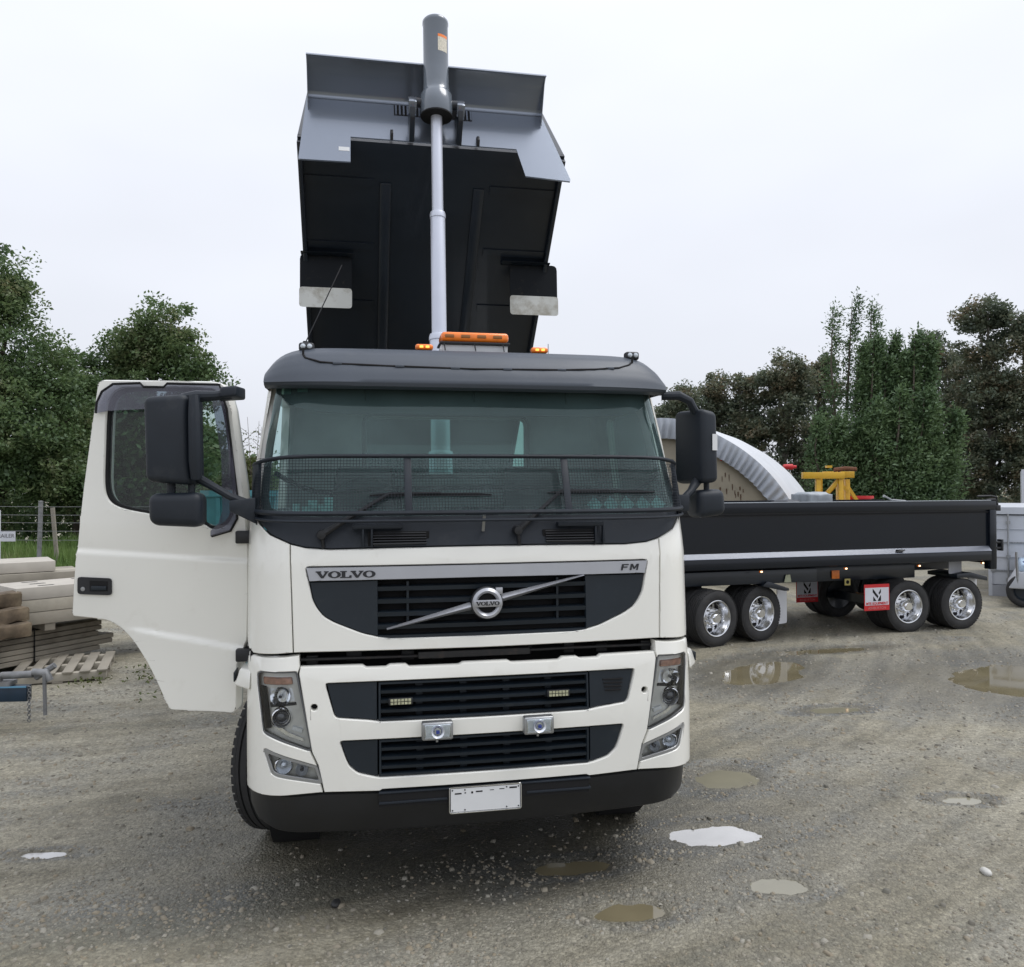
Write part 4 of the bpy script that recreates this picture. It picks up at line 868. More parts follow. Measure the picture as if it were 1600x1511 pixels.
door_piece('door_glass', [(-1.93 + (x + 1.93) * .97, 2.40 + (z - 2.40) * .97) for x, z in DW], [], .025, 0, glassmat('door_glass', (.50, .62, .58), refl=.8, base=.03), door, chamfer=0)
door_piece('inner_skin', DO, [DW], .088, .02, CABIN, door, chamfer=0)
door_piece('wind_deflector', [(-2.306, 2.640), (-2.300, 2.70), (-2.272, 2.760), (-2.21, 2.802), (-2.06, 2.806), (-2.04, 2.785), (-1.93, 2.783), (-1.91, 2.803), (-1.62, 2.795), (-1.60, 2.755), (-1.66, 2.72), (-1.78, 2.68), (-2.0, 2.662), (-2.24, 2.652)], [], -.028, .004, SMOKE, door, chamfer=.002)
door_piece('wind_deflector', [(-1.60, 2.755), (-1.575, 2.66), (-1.545, 2.40), (-1.522, 2.17), (-1.525, 2.05), (-1.56, 1.985), (-1.665, 1.955), (-1.665, 1.985), (-1.62, 2.03), (-1.60, 2.10), (-1.61, 2.40), (-1.66, 2.70)], [], -.028, .004, SMOKE, door, chamfer=.002)
ed = [(-2.306, 2.640), (-2.300, 2.70), (-2.272, 2.760), (-2.21, 2.802), (-2.06, 2.806), (-2.04, 2.785), (-1.93, 2.783), (-1.91, 2.803), (-1.62, 2.795), (-1.58, 2.66), (-1.55, 2.40), (-1.522, 2.17), (-1.525, 2.05), (-1.56, 1.985), (-1.665, 1.955)]
MB().tube([w2t(x, DY - .018, z) for x, z in ed], .007, 6).build('deflector_edge', VOID, door)
hd = MB(); 
hp = roundpoly([(-2.403, 1.735), (-2.216, 1.725), (-2.216, 1.632), (-2.403, 1.640)], .018)
MB().prism(hp, lambda a, b, t: w2t(a, DY + t, b), -.028, .0).build('door_handle', BLACK, door, smooth=30)
MB().prism([(-2.335, 1.715), (-2.235, 1.71), (-2.235, 1.655), (-2.335, 1.655)], lambda a, b, t: w2t(a, DY + t, b), -.0295, -.0275).build('handle_recess', VOID, door, smooth=0)
MB().prism([(-2.325, 1.685), (-2.240, 1.683), (-2.240, 1.660), (-2.325, 1.660)], lambda a, b, t: w2t(a, DY + t, b), -.036, -.0295).build('handle_lever', GRILLE, door, bevel=.003)
MB().lathe([(0, -.004), (.012, -.003), (.012, .0)], w2t(-2.372, DY - .028, 1.668), Vector(w2t(0, 1, 0)) - Vector(w2t(0, 0, 0)), 14).build('door_lock', STEEL, door)
for hz in (1.30, 1.95): MB().obox((-1.275, .50, hz), (.10, .10, .07)).build('door_hinge', BLACK, truck, bevel=.008)

# ---- raised dump body: s runs along the floor from the tail hinge, h away from the floor
C45 = math.sqrt(.5)
def B(u, s, h): return (u, 6.9 - s * C45 + h * C45, 1.1 + s * C45 + h * C45)
def bbox(mb, u0, u1, s0, s1, h0, h1):
    return mb.hexa([B(u0, s0, h0), B(u1, s0, h0), B(u1, s1, h0), B(u0, s1, h0), B(u0, s0, h1), B(u1, s0, h1), B(u1, s1, h1), B(u0, s1, h1)])
def Bs(s0): return lambda a, b, t: B(a, s0 + t, b)
mb = MB(); bbox(mb, -1.165, 1.165, 0, 5.80, 0, .05); mb.build('body_floor', UNDER, truck)
for s in (-1, 1):
    mb = MB(); mb.prism([(0, .0), (5.80, .0), (5.80, 1.05), (0, 1.15)], lambda a, b, t: B(s * (1.125 + t - .035 * b), a, b + .002), -.0, .04); mb.build('body_side', UNDER, truck)
    mb = MB(); bbox(mb, *sorted((s * 1.13, s * 1.168)), .2, 5.78, -.06, -.002); mb.build('body_side_lip', UNDER, truck, bevel=.006)
    mb = MB(); bbox(mb, *sorted((s * 1.02, s * 1.10)), 0, 5.75, 1.0, 1.08); mb.build('body_top_rail', CHAR, truck, bevel=.01)
    mb = MB(); bbox(mb, *sorted((s * .37, s * .47)), .1, 5.45, -.022, -.002); mb.build('body_rail', UNDER, truck, bevel=.01)
    for k in range(9):
        mb = MB(); bbox(mb, *sorted((s * .52, s * 1.12)), .45 + k * .62, .52 + k * .62, -.014, -.001); mb.build('body_bearer', UNDER, truck)
mb = MB(); bbox(mb, -1.165, 1.165, -.05, -.005, -.05, 1.15); mb.build('tailgate', CHAR, truck, bevel=.008)
WALL = [(-.722, .0), (-.722, -.262), (-1.140, -.268), (-1.146, -.25), (-1.095, .39), (-1.085, .42), (.975, .42), (.985, .39), (1.178, -.29), (1.172, -.31), (.775, -.285), (.718, .0)]
def W(off): return lambda a, b, t: B(a, 5.82 + .4 * b + off + t, b)
def wbox(mb, u0, u1, h0, h1, o0, o1): f = W(0); return mb.hexa([f(u0, h0, o0), f(u1, h0, o0), f(u1, h0, o1), f(u0, h0, o1), f(u0, h1, o0), f(u1, h1, o0), f(u1, h1, o1), f(u0, h1, o1)])
hw_ = MB().prism(WALL, W(0), 0, .012).build('headboard', CHAR, truck, smooth=0); hw_['label'] = 'glossy charcoal front wall of the raised body'
mb = MB()      # canopy over the cab: curved bend, flat sheet, folded lip
sec = [(5.992, .385), (6.000, .400), (6.015, .412), (6.04, .416), (6.31, .404), (6.325, .398), (6.333, .380), (6.338, .380), (6.341, .402), (6.33, .413), (6.04, .429), (6.008, .426), (5.988, .408), (5.978, .388)]
mb.prism(sec, lambda a, b, t: B(t, a, b), -1.085, .975); mb.build('cab_canopy', CHAR, truck, smooth=30)
for s in (-1, 1):
    MB().prism([(5.95, .26), (6.31, .40), (5.99, .414)], lambda a, b, t: B((.967 if s > 0 else -1.08) + t, a, b), -.003, .003).build('canopy_gusset', CHAR, truck, smooth=0)
    # swept ear flange and lug
    MB().prism([(5.834, -.02), (5.89, -.0), (5.90, .05), (5.834, .14)], lambda a, b, t: B(s * .375 + t, a, b), -.012, .012).build('lifting_lug', BLACK, truck, bevel=.004)
    MB().prism([(5.834, -.03), (6.04, -.01), (6.13, .05), (6.14, .13), (6.07, .18), (5.834, .36)], lambda a, b, t: B(s * .205 + t, a, b), -.022, .022).build('hoist_bracket', UNDER, truck, bevel=.006)
    MB().obox(B(s * .205, 6.10, .09), (.07, .11, .11), Matrix.Rotation(R(45), 3, 'X')).build('trunnion_block', CHAR, truck, bevel=.012)
for x_ in [-.34 + k * .034 for k in range(9)] + [.22 + k * .034 for k in range(4)]: wbox(MB(), x_, x_ + .015, .275, .375, .013, .021).build('louvre_slat', CHAR, truck)
mb = MB(); wbox(mb, -.35, .34, .268, .382, .0121, .0135); mb.build('vision_slot', VOID, truck, smooth=0)
mb = MB(); wbox(mb, -.82, -.73, -.155, -.115, .0125, .014); mb.build('rating_sticker', PLATE, truck, smooth=0)
# body mud flaps hang free
for s in (-1, 1):
    y_ = 3.56; zt = 4.43
    fl = MB().prism(roundpoly([(.725, zt - .50), (1.20, zt - .50), (1.20, zt + .0), (.725, zt + .0)], .05), lambda a, b, t: (s * a + (.075 if s > 0 else 0), y_ + t + (zt - b) * -.05, b), 0, .012).build('body_mudflap', FLAPD, truck, smooth=0)
    MB().prism(roundpoly([(.722, zt - .505), (1.206, zt - .505), (1.206, zt - .315), (.722, zt - .315)], .03), lambda a, b, t: (s * a + (.075 if s > 0 else 0), y_ - .004 + t + (zt - b) * -.05, b), -.003, 0).build('flap_band', FLAP, fl, smooth=0)
    MB().hexa([(s * .71, 3.50, zt - .012), (s * 1.19, 3.50, zt - .012), (s * 1.19, 3.70, zt - .012), (s * .71, 3.70, zt - .012), (s * .71, 3.46, zt + .0), (s * 1.19, 3.46, zt + .0), (s * 1.19, 3.66, zt + .03), (s * .71, 3.66, zt + .03)]).build('flap_carrier', UNDER, truck, bevel=.006)
# ---- hoist
HB_, HT = Vector((.0, 2.30, 1.15)), Vector((.0, 2.66, 5.46)); ha = (HT - HB_).normalized(); Lh = (HT - HB_).length
def hp(t): return HB_ + ha * t
def stage(z0, z1, r, name, m=ROD):
    t0 = (z0 - HB_.z) / ha.z; t1 = (z1 - HB_.z) / ha.z
    return MB().lathe([(0, t0), (r, t0), (r, t1 - .02), (r * .93, t1), (0, t1)], HB_, ha, 28).build(name, m, truck, smooth=40)
stage(1.15, 2.52, .098, 'hoist_stage'); stage(2.50, 3.50, .080, 'hoist_stage'); stage(3.48, 4.55, .062, 'hoist_stage'); stage(4.53, 5.50, .048, 'hoist_stage')
for z, r in ((2.52, .104), (3.50, .086), (4.55, .067)): stage(z - .05, z, r, 'gland_ring')
tA = Lh
tube = MB().lathe([(.052, tA - .05), (.128, tA - .06), (.137, tA - .03), (.138, tA + .03), (.134, tA + .12), (.120, tA + .135), (.112, tA + .17), (.108, tA + .22), (.107, tA + .75), (.112, tA + .76), (.112, tA + .785), (.10, tA + .80), (0, tA + .805)], HB_, ha, 40).build('hoist_cover_tube', TUBE, truck, smooth=45)
MB().lathe([(.05, tA - .07), (.134, tA - .068), (.134, tA - .055), (.05, tA - .055)], HB_, ha, 36, closed=True).build('collar_face', VOID, tube)
MB().tube([hp(tA + .05) + Vector((-.24, 0, 0)), hp(tA + .05) + Vector((.24, 0, 0))], .042, 14).build('trunnion', UNDER, tube)
vs = []; n = 6
for j in (0, 1):
    for i in range(n + 1):
        a = R(5 + i * 8.5); rad = .1085; c = hp(tA + .48 + j * .15); vs.append(c + Vector((math.sin(a) * rad, -math.cos(a) * rad, 0)))
MB().add(vs, [(i, i + 1, n + 2 + i, n + 1 + i) for i in range(n)]).build('warning_sticker', mat('cream_sticker', (.62, .58, .48), .5, var=.3, vscale=120), tube, smooth=60)
vs = []
for j in (0, 1):
    for i in range(n + 1):
        a = R(5 + i * 8.5); rad = .109; c = hp(tA + .605 + j * .025); vs.append(c + Vector((math.sin(a) * rad, -math.cos(a) * rad, 0)))
MB().add(vs, [(i, i + 1, n + 2 + i, n + 1 + i) for i in range(n)]).build('sticker_band', ORANGE, tube, smooth=60)

# ---- chassis, axles and wheels
for s in (-1, 1): MB().box(*sorted((s * .38, s * .46)), .8, 7.15, .78, 1.02).build('chassis_rail', UNDER, truck)
for d in (1.1, 2.2, 3.4, 4.6, 5.9, 6.9): MB().box(-.38, .38, d - .05, d + .05, .80, 1.0).build('cross_member', UNDER, truck)
MB().box(-.75, .75, .30, 1.9, .62, 1.26).build('engine_block', VOID, truck, bevel=.05)
MB().box(-.5, .5, .15, .35, .55, 1.25).build('radiator', VOID, truck)
for s in (-1, 1):
    MB().box(*sorted((s * .62, s * 1.15)), 2.35, 3.9, .45, 1.02).build('fuel_tank' if s > 0 else 'battery_box', STEEL if s > 0 else BLACK, truck, bevel=.06, seg=3)
    MB().lathe([(.56, -.14), (.60, -.14), (.60, .14), (.56, .14)], (s * 1.05, 1.35, .53), (1, 0, 0), 28, closed=True).build('wheel_arch', VOID, truck)
MB().beam((-.9, 1.35, .52), (.9, 1.35, .52), .12, .12).build('front_axle', UNDER, truck)
def tyre_prof(r, w, ir):
    h = w / 2; sh = r - .018
    P = [(ir, -h * .80), (ir + .02, -h * .93), (ir + (r - ir) * .45, -h), (r - .035, -h * .97), (sh, -h * .88), (r, -h * .78)]
    g = [-.52, -.18, .18, .52]
    for q in g: P += [(r, h * (q - .045)), (r - .012, h * (q - .035)), (r - .012, h * (q + .035)), (r, h * (q + .045))]
    P += [(r, h * .78), (sh, h * .88), (r - .035, h * .97), (ir + (r - ir) * .45, h), (ir + .02, h * .93), (ir, h * .80)]
    return P
def make_wheel(parent, pos, r, w, ir, rz=0, style='dish', side=1, name='wheel', rimmat=None):
    e = bpy.data.objects.new(name, None); COL.objects.link(e); e.parent = parent; e.location = pos; e.rotation_euler = (0, 0, rz); e.empty_display_size = .1
    # local axis: wheel axis = local y, outer face towards -y * side
    mb = MB(); mb.lathe(tyre_prof(r, w, ir), (0, 0, 0), (0, 1, 0), 56)
    for k in range(56):      # shoulder blocks give the tread its broken edge
        a = 2 * math.pi * k / 56
        for q in (-1, 1):
            c = Vector((math.cos(a) * (r - .0035), q * w * .40, math.sin(a) * (r - .002))); mb.obox(c, (.008, w * .09, r * .085), Matrix.Rotation(-a, 3, 'Y'))
    mb.build('tyre', RUBBER, e, smooth=30)
    o = -side; rm = rimmat or ALLOY
    P = [(ir + .012, o * w * .47), (ir + .004, o * w * .49), (ir - .008, o * w * .47), (ir - .022, o * w * .36), (ir - .030, o * w * .20), (ir - .045, o * w * .12), (ir - .050, -o * w * .08), (ir * .74, -o * w * .16)]
    P += [(ir * .62, -o * w * .12), (ir * .52, -o * w * .02), (ir * .45, o * w * .0), (.0, o * w * .0)]
    mb = MB().lathe(P, (0, 0, 0), (0, 1, 0), 44); nr = len(mb.f)
    for k in range(8):
        a = 2 * math.pi * k / 8; mb.lathe([(0, 0), (.036, 0), (.036, .002)], (math.cos(a) * ir * .70, -o * w * .14 + o * .006, math.sin(a) * ir * .70), (0, o, 0), 14)
    ro = mb.build('rim', rm, e, smooth=40); ro.data.materials.append(VOID)
    for p_ in ro.data.polygons[nr:]: p_.material_index = 1
    mb = MB()
    for k in range(10):
        a = 2 * math.pi * (k + .5) / 10; mb.lathe([(.013, 0), (.013, .035), (.008, .045), (0, .045)], (math.cos(a) * ir * .52, -o * w * .01, math.sin(a) * ir * .52), (0, o, 0), 8)
    mb.lathe([(ir * .36, 0), (ir * .34, .09), (ir * .24, .12), (0, .12)], (0, 0, 0), (0, o, 0), 24); mb.build('hub', CHROME, e, smooth=40)
    mb = MB().lathe([(ir, -o * w * .45), (ir * .3, -o * w * .2), (0, -o * w * .2)], (0, 0, 0), (0, 1, 0), 24); mb.build('rim_back', UNDER, e)
    return e
for s in (-1, 1):
    make_wheel(truck, (s * 1.08, 1.33, .515), .515, .31, .30, rz=R(-90) + R(-25), side=1 if s < 0 else -1)
for d in (4.75, 6.05):
    for s in (-1, 1):
        for k, off in enumerate((1.06, .74)): make_wheel(truck, (s * off, d, .50), .50, .27, .30, rz=R(-90), side=1 if s < 0 else -1, rimmat=STEEL)
    MB().beam((-.7, d, .5), (.7, d, .5), .2, .2).build('rear_axle', UNDER, truck)
for s in (-1, 1):
    MB().box(*sorted((s * .62, s * 1.2)), 4.1, 4.12, .35, 1.0).build('rear_mudguard', BLACK, truck)

# ================================================================== TRAILER
TA = R(16)
trl = thing('tipping_trailer', 'black four axle tipping trailer with polished wheels standing behind the truck', 'trailer', (6.6, 12.35, 0), TA)
X0, X1 = -5.6, 1.055
mb = MB(); mb.box(X0, X1, 0, .05, 1.290, 1.86); mb.build('side_wall', TRAIL, trl)
mb = MB(); mb.box(X0, X1, -.035, .06, 1.862, 2.000); mb.box(X0, X1, .0, .05, 1.86, 1.864); mb.build('top_rail', TRAIL, trl, bevel=.012)
MB().box(X0, X1 - .1, -.04, .055, 2.001, 2.013).build('rail_capping', mat('grey_capping', (.30, .33, .37), .3, coat=.5), trl, bevel=.003)
MB().box(X0, X1 - .13, -.014, .0, 1.815, 1.835).build('rail_groove', VOID, trl)
MB().hexa([(X0, -.10, 1.222), (X1 - .16, -.10, 1.222), (X1 - .16, 0, 1.222), (X0, 0, 1.222), (X0, -.098, 1.228), (X1 - .16, -.098, 1.228), (X1 - .12, .0, 1.292), (X0, .0, 1.292)]).build('side_ledge', mat('ledge_paint', (.26, .28, .33), .25, metal=.5, coat=.6), trl, smooth=0)  # lighter than the trailer paint: sky sheen on the top face put into colour
MB().box(X0, X1 - .15, -.09, -.02, 1.07, 1.221).build('side_skirt', TRAIL, trl, bevel=.012)
MB().box(X1 - .13, X1, -.045, .08, .925, 1.861).build('rear_post', TRAIL, trl, bevel=.012)
MB().box(X1 - .24, X1 - .131, -.07, .06, 1.08, 1.215).build('post_foot', TRAIL, trl, bevel=.01)
MB().box(X0, X1, 2.40, 2.45, 1.08, 2.0).build('side_wall', TRAIL, trl); MB().box(X0 - .06, X0, 0, 2.45, 1.1, 2.0).build('front_wall', TRAIL, trl, bevel=.01); MB().box(X1 + .002, X1 + .05, 0, 2.45, 1.0, 1.98).build('tailgate', TRAIL, trl, bevel=.01)
MB().box(X0, X1, .06, 2.39, 1.18, 1.24).build('trailer_floor', UNDER, trl)
for y_ in (.75, 1.65): MB().box(X0 + .2, X1 - .1, y_, y_ + .09, .86, 1.12).build('chassis_rail', UNDER, trl)
for k in range(9): MB().box(X0 + .4 + k * .7, X0 + .48 + k * .7, .05, 2.4, 1.08, 1.17).build('cross_bearer', UNDER, trl)
MB().box(-4.9, -2.15, .10, .22, .83, 1.03).build('subframe', UNDER, trl, bevel=.01)
MB().box(-2.25, -.2, .30, .42, .80, 1.03).build('subframe', UNDER, trl, bevel=.01)
# latch gear at the tail and on the rail
g_ = MB().tube([(X1 - .13, .02, 2.01), (X1 + .05, .03, 2.02), (X1 + .09, .03, 1.95), (X1 + .10, .03, 1.88)], .02, 8).tube([(X1 - .33, .0, 2.075), (X1 - .05, .02, 2.078), (X1 + .08, .03, 2.06), (X1 + .10, .03, 1.98)], .013, 8)
g_.box(X1 + .01, X1 + .10, -.03, .05, 1.84, 1.93); g_.build('tailgate_hinge', BLACK, trl, bevel=.003)
MB().box(X1 + .0, X1 + .13, -.04, .03, 1.33, 1.36).box(X1 + .0, X1 + .13, -.04, .03, 1.24, 1.27).box(X1 + .09, X1 + .13, -.05, .04, 1.21, 1.39).build('tailgate_latch', BLACK, trl, bevel=.006)
MB().tube([(-.86, .02, 2.02), (-.98, .02, 2.075), (-1.02, .02, 2.09)], [.014, .014, .022], 8).tube([(-.62, .02, 2.01), (-.86, .02, 2.03)], .012, 8).build('cover_crank', STEEL, trl)
MB().obox((-.82, -.07, 1.262), (.10, .05, .035)).tube([(-.90, -.08, 1.245), (-.80, -.10, 1.26), (-.74, -.09, 1.275)], .012, 6).build('rope_cleat', BLACK, trl, bevel=.006)
for k, x in enumerate((-3.2, -.46, .81, -1.775)):
    l = MB().obox((x, -.06 if k != 2 else .0, 1.025), (.05, .03, .03)).build('side_marker', ORANGE, trl, bevel=.006); MB().obox((x, -.077 if k != 2 else -.017, 1.025), (.03, .006, .018)).build('lit_bulb', LIT, l, bevel=.003)
for x, z, w_, h_, y_ in ((-4.07, .915, .12, .07, .25), (-1.685, .900, .135, .125, .28)): MB().obox((x, y_, z), (w_, .012, h_)).build('side_reflector', AMBERD, trl, bevel=.003)
MB().prism([(-2.72, .84), (-2.60, .84), (-2.62, .95), (-2.69, .95)], lambda a, b, t: (a, .08 + t, b), 0, .004).build('load_plate', mat('olive_plate', (.38, .40, .28), .5), trl, smooth=0)
MB().obox((-2.17, .27, .90), (.22, .008, .16)).build('certificate_plate', mat('worn_plate', (.22, .23, .24), .5, var=.5, vscale=40), trl, smooth=0)
MB().obox((-1.48, .27, .78), (.10, .008, .10)).build('buckle_plate', mat('yellow_plate', (.50, .42, .14), .5), trl, smooth=0); MB().lathe([(0, 0), (.028, 0), (.028, .004)], (-1.48, .262, .78), (0, 1, 0), 12).build('buckle_hole', VOID, trl)
MB().obox((-2.92, .27, .91), (.05, .02, .10)).build('brake_coupling', RED, trl, bevel=.006)
# wheels: dolly bogie (steered) and rear bogie, twin tyres each side
RT = .395
def axle_set(cx, cy, rz, label=None):
    ex = Vector((math.cos(rz), math.sin(rz), 0)); ey = Vector((-math.sin(rz), math.cos(rz), 0))
    for off, sd in ((.13, 1), (.40, 1), (1.72, -1), (1.99, -1)):
        p = Vector((cx, cy, RT)) + ey * off; make_wheel(trl, (p.x, p.y, RT), RT, .235, .245, rz=rz, side=sd)
    a = Vector((cx, cy, RT)) + ey * .5; b = Vector((cx, cy, RT)) + ey * 1.65; MB().beam(a, b, .14, .14).build('axle', UNDER, trl)
RZ = R(14)
axle_set(-3.91, -.10, RZ); axle_set(-3.06, .112, RZ); axle_set(-.56, .02, 0); axle_set(.455, .02, 0)
# mudguards and flaps
MB().prism([(-3.03, .86), (-2.98, .86), (-2.66, .755), (-2.66, .72), (-2.74, .72), (-3.1, .80)], lambda a, b, t: (a, .05 + t, b), 0, .55).build('mudguard', UNDER, trl, bevel=.004)
def flap(x0, x1, z0, z1, y0, name, m, ang=0, parent=trl):
    return MB().prism(roundpoly([(x0, z0), (x1, z0), (x1, z1), (x0, z1)], .03), lambda a, b, t: (a, y0 + t + (a - x0) * math.tan(ang), b), 0, .012).build(name, m, parent, smooth=0)
flap(-2.72, -2.50, .20, .74, .26, 'mudflap', FLAPW, R(20)); flap(.70, .965, .07, .82, .16, 'mudflap', FLAPW, R(20)); flap(.26, .60, .86, 1.06, .10, 'spray_panel', mat('grey_panel', (.32, .33, .36), .4, var=.05), R(15))
MB().prism([(.35, .86), (.62, .88), (.94, .80), (.94, .74), (.60, .80), (.35, .80)], lambda a, b, t: (a, .03 + t, b), 0, .6).build('mudguard', UNDER, trl, bevel=.004)
def sign(x0, x1, z0, z1, y0):
    w = x1 - x0; h = z1 - z0; xc = (x0 + x1) / 2
    s_ = MB().box(x0, x1, y0, y0 + .008, z0, z1).build('sign_flap', RED, trl, smooth=0)
    MB().box(x0 + .012, x1 - .012, y0 - .002, y0, z0 + h * .20, z1 - h * .13).build('sign_face', SIGNW, s_, smooth=0)
    def g(poly): return MB().prism([(xc + a * w, z0 + b * h) for a, b in poly], lambda a, b, t: (a, y0 - .003 + t, b), -.001, .001)
    mk = MB(); 
    for poly in ([(-.17, .84), (-.17, .70), (.02, .46), (.055, .54)], [(.155, .82), (.155, .68), (.085, .60), (.06, .66)], [(-.15, .36), (-.15, .54), (-.02, .36)], [(.02, .36), (.155, .36), (.155, .58), (.13, .56)]):
        q = g(poly); mk.add(q.v, q.f)
    mk.build('sign_mark', VOID, s_, smooth=0)
    rot = Matrix.Rotation(R(90), 4, 'X')
    textmesh('sign_text', 'MTE EQUIPMENT', w * .115, RED, Matrix.Translation((xc, y0 - .004, z0 + h * .265)) @ rot, s_, bold=.0015)
    textmesh('sign_text', 'ASHBURTON', w * .12, mat('pale_red', (.62, .22, .22), .5) if 'pale_red' not in MATS else MATS['pale_red'], Matrix.Translation((xc, y0 - .003, z0 + h * .09)) @ rot, s_)
sign(-1.40, -.95, .372, .765, .0); 
sign(-1.54, -1.12, .31, .72, 1.45)
# drawbar to the truck
MB().beam((-4.6, .9, .80), (-7.6, 1.2, .72), .12, .14).build('drawbar', UNDER, trl); MB().beam((-4.6, 1.7, .80), (-7.6, 1.25, .72), .12, .14).build('drawbar', UNDER, trl)
# bags riding in the trailer
SACK = mat('grey_sack', (.30, .33, .36), .5, var=.25, vscale=8, bump=.8, bscale=14); SACKD = mat('dark_sack', (.04, .045, .055), .5, var=.3, vscale=8, bump=.8, bscale=14)
def tw(x, y): return (6.6 + x * math.cos(TA) - y * math.sin(TA), 12.35 + x * math.sin(TA) + y * math.cos(TA))
def sack(x, y, z, w, d, h, m, label, seed, rz=0):
    r = random.Random(seed); bm = bmesh.new(); bmesh.ops.create_cube(bm, size=1); bmesh.ops.subdivide_edges(bm, edges=bm.edges, cuts=5, use_grid_fill=True)
    for v in bm.verts:
        p = v.co.copy(); e = 1 - .75 * max(abs(p.x), abs(p.y)) ** 3 * 8 * .5; p.z *= max(.3, e) * 1.25; p.z += .05 * math.sin(p.x * 9 + seed) * (1 if p.z > 0 else 0); v.co = Vector((p.x * w, p.y * d, p.z * h))
    me = bpy.data.meshes.new('sack'); bm.to_mesh(me); bm.free(); me.polygons.foreach_set('use_smooth', [True] * len(me.polygons)); me.materials.append(m); o = link('sack', me)
    a, b = tw(x, y); o.location = (a, b, z + h / 2); o.rotation_euler = (0, 0, TA + rz); tag(o, label, 'bag', 'bags heaped in the trailer')
for k in range(6):
    sack(-2.00 + .03 * (k % 2), .45, 1.242 + k * .145, .44, .40, .17, SACK, ['pale grey bag at the bottom of the heap inside the trailer', 'grey bag second from the bottom of the heap inside the trailer', 'grey bag third from the bottom of the heap inside the trailer', 'grey bag just below the trailer rim in the heap', 'grey bag showing just over the trailer rim below the yellow frame', 'topmost pale grey bag over the trailer rim below the yellow frame'][k], k)
for k in range(5):
    sack(-2.36, .52, 1.242 + k * .150, .30, .4, .18, SACKD, ['black bag on the trailer floor', 'black bag second from the trailer floor', 'black bag third from the trailer floor', 'black bag just under the rim of the trailer', 'black bag poking over the trailer rim beside the grey bags'][k], 20 + k)

# ================================================================== BACKGROUND THINGS
def at(px, py, Y):      # a measured sighting turned into a place in the yard at distance Y
    hz = 766.4 - (px - 800) * .00506
    return ((px - 800) / 1250 * Y, Y, CAM_H + (hz - py) / 1250 * Y)
# ---- fabric dome shelter with a concrete end wall
FAB = mat('pale_fabric', (.58, .60, .63), .5, var=.06, vscale=1.5, bump=.3, bscale=6); FABS = mat('silver_fabric', (.36, .39, .44), .38, var=.12, vscale=4, bump=.3, bscale=10)
CONC = mat('buff_wall', (.30, .27, .21), .85, var=.18, vscale=1.2, dirt=(.10, .09, .07), dirt_amt=.22, dscale=2.2); RUST = mat('rusty_mark', (.09, .055, .035), .9)
SY = 19.0
arch = [(905, 783), (912, 745), (930, 712), (960, 682), (1000, 665), (1047, 662), (1085, 671), (1122, 689), (1160, 712), (1195, 742), (1222, 775), (1240, 805)]
arch = [at(a, b, SY) for a, b in arch]; ax_ = [(p[0], p[2]) for p in arch]
fine = []
for i in range(len(ax_) - 1):
    p0 = ax_[max(i - 1, 0)]; p1 = ax_[i]; p2 = ax_[i + 1]; p3 = ax_[min(i + 2, len(ax_) - 1)]
    for k in range(8):
        t = k / 8; fine.append(tuple(.5 * ((2 * p1[j]) + (-p0[j] + p2[j]) * t + (2 * p0[j] - 5 * p1[j] + 4 * p2[j] - p3[j]) * t * t + (-p0[j] + 3 * p1[j] - 3 * p2[j] + p3[j]) * t ** 3) for j in (0, 1)))
fine.append(ax_[-1]); fine = [(x, z) for x, z in fine]; fine = [(fine[0][0] - .1, 0.0)] + fine + [(fine[-1][0] + .9, 0.0)]
dome = thing('storage_shelter', 'arched white fabric shelter with a buff end wall rising behind the black trailer', 'shelter', (0, 0, 0))
dv = (.42, .91)       # the vault runs away to the back right
MB().prism(fine, lambda a, b, t: (a + .0, SY + .10 + t, b), 0, .25).build('end_wall', CONC, dome, smooth=0)
vs = []; fs = []; n = len(fine)
cxm = sum(p[0] for p in fine) / n
for t in (0, 1.8, 3.6, 5.4):
    for x, z in fine: vs.append((x + dv[0] * t * 1.0, SY - .12 + dv[1] * t, z + .12))
for i in range(3):
    for j in range(n - 1): fs.append((i * n + j, i * n + j + 1, (i + 1) * n + j + 1, (i + 1) * n + j))
MB().add(vs, fs).build('fabric_roof', FAB, dome, smooth=60)
vs = []; fs = []; m_ = 0
dense = []
for a, b in zip(fine, fine[1:]):
    L_ = math.hypot(b[0] - a[0], b[1] - a[1]); k_ = max(1, int(L_ / .028))
    for k in range(k_): dense.append((a[0] + (b[0] - a[0]) * k / k_, a[1] + (b[1] - a[1]) * k / k_, b[0] - a[0], b[1] - a[1]))
for i, (x, z, dx, dz) in enumerate(dense):
    l = math.hypot(dx, dz); nx, nz = dz / l, -dx / l; rip = .05 * math.sin(i * 1.15) + .02 * math.sin(i * .37)
    vs += [(x, SY - .12, z + .12), (x + nx * .10, SY - .15 + rip * .4, z + nz * .10 + .08), (x + nx * .36, SY - .06 + rip, z + nz * .36)]
for i in range(len(dense) - 1):
    for j in range(2): fs.append((i * 3 + j, i * 3 + j + 1, i * 3 + 4 + j, i * 3 + 3 + j))
MB().add(vs, fs).build('ruffled_edge', FABS, dome, smooth=60)
mb = MB(); rr = random.Random(9)
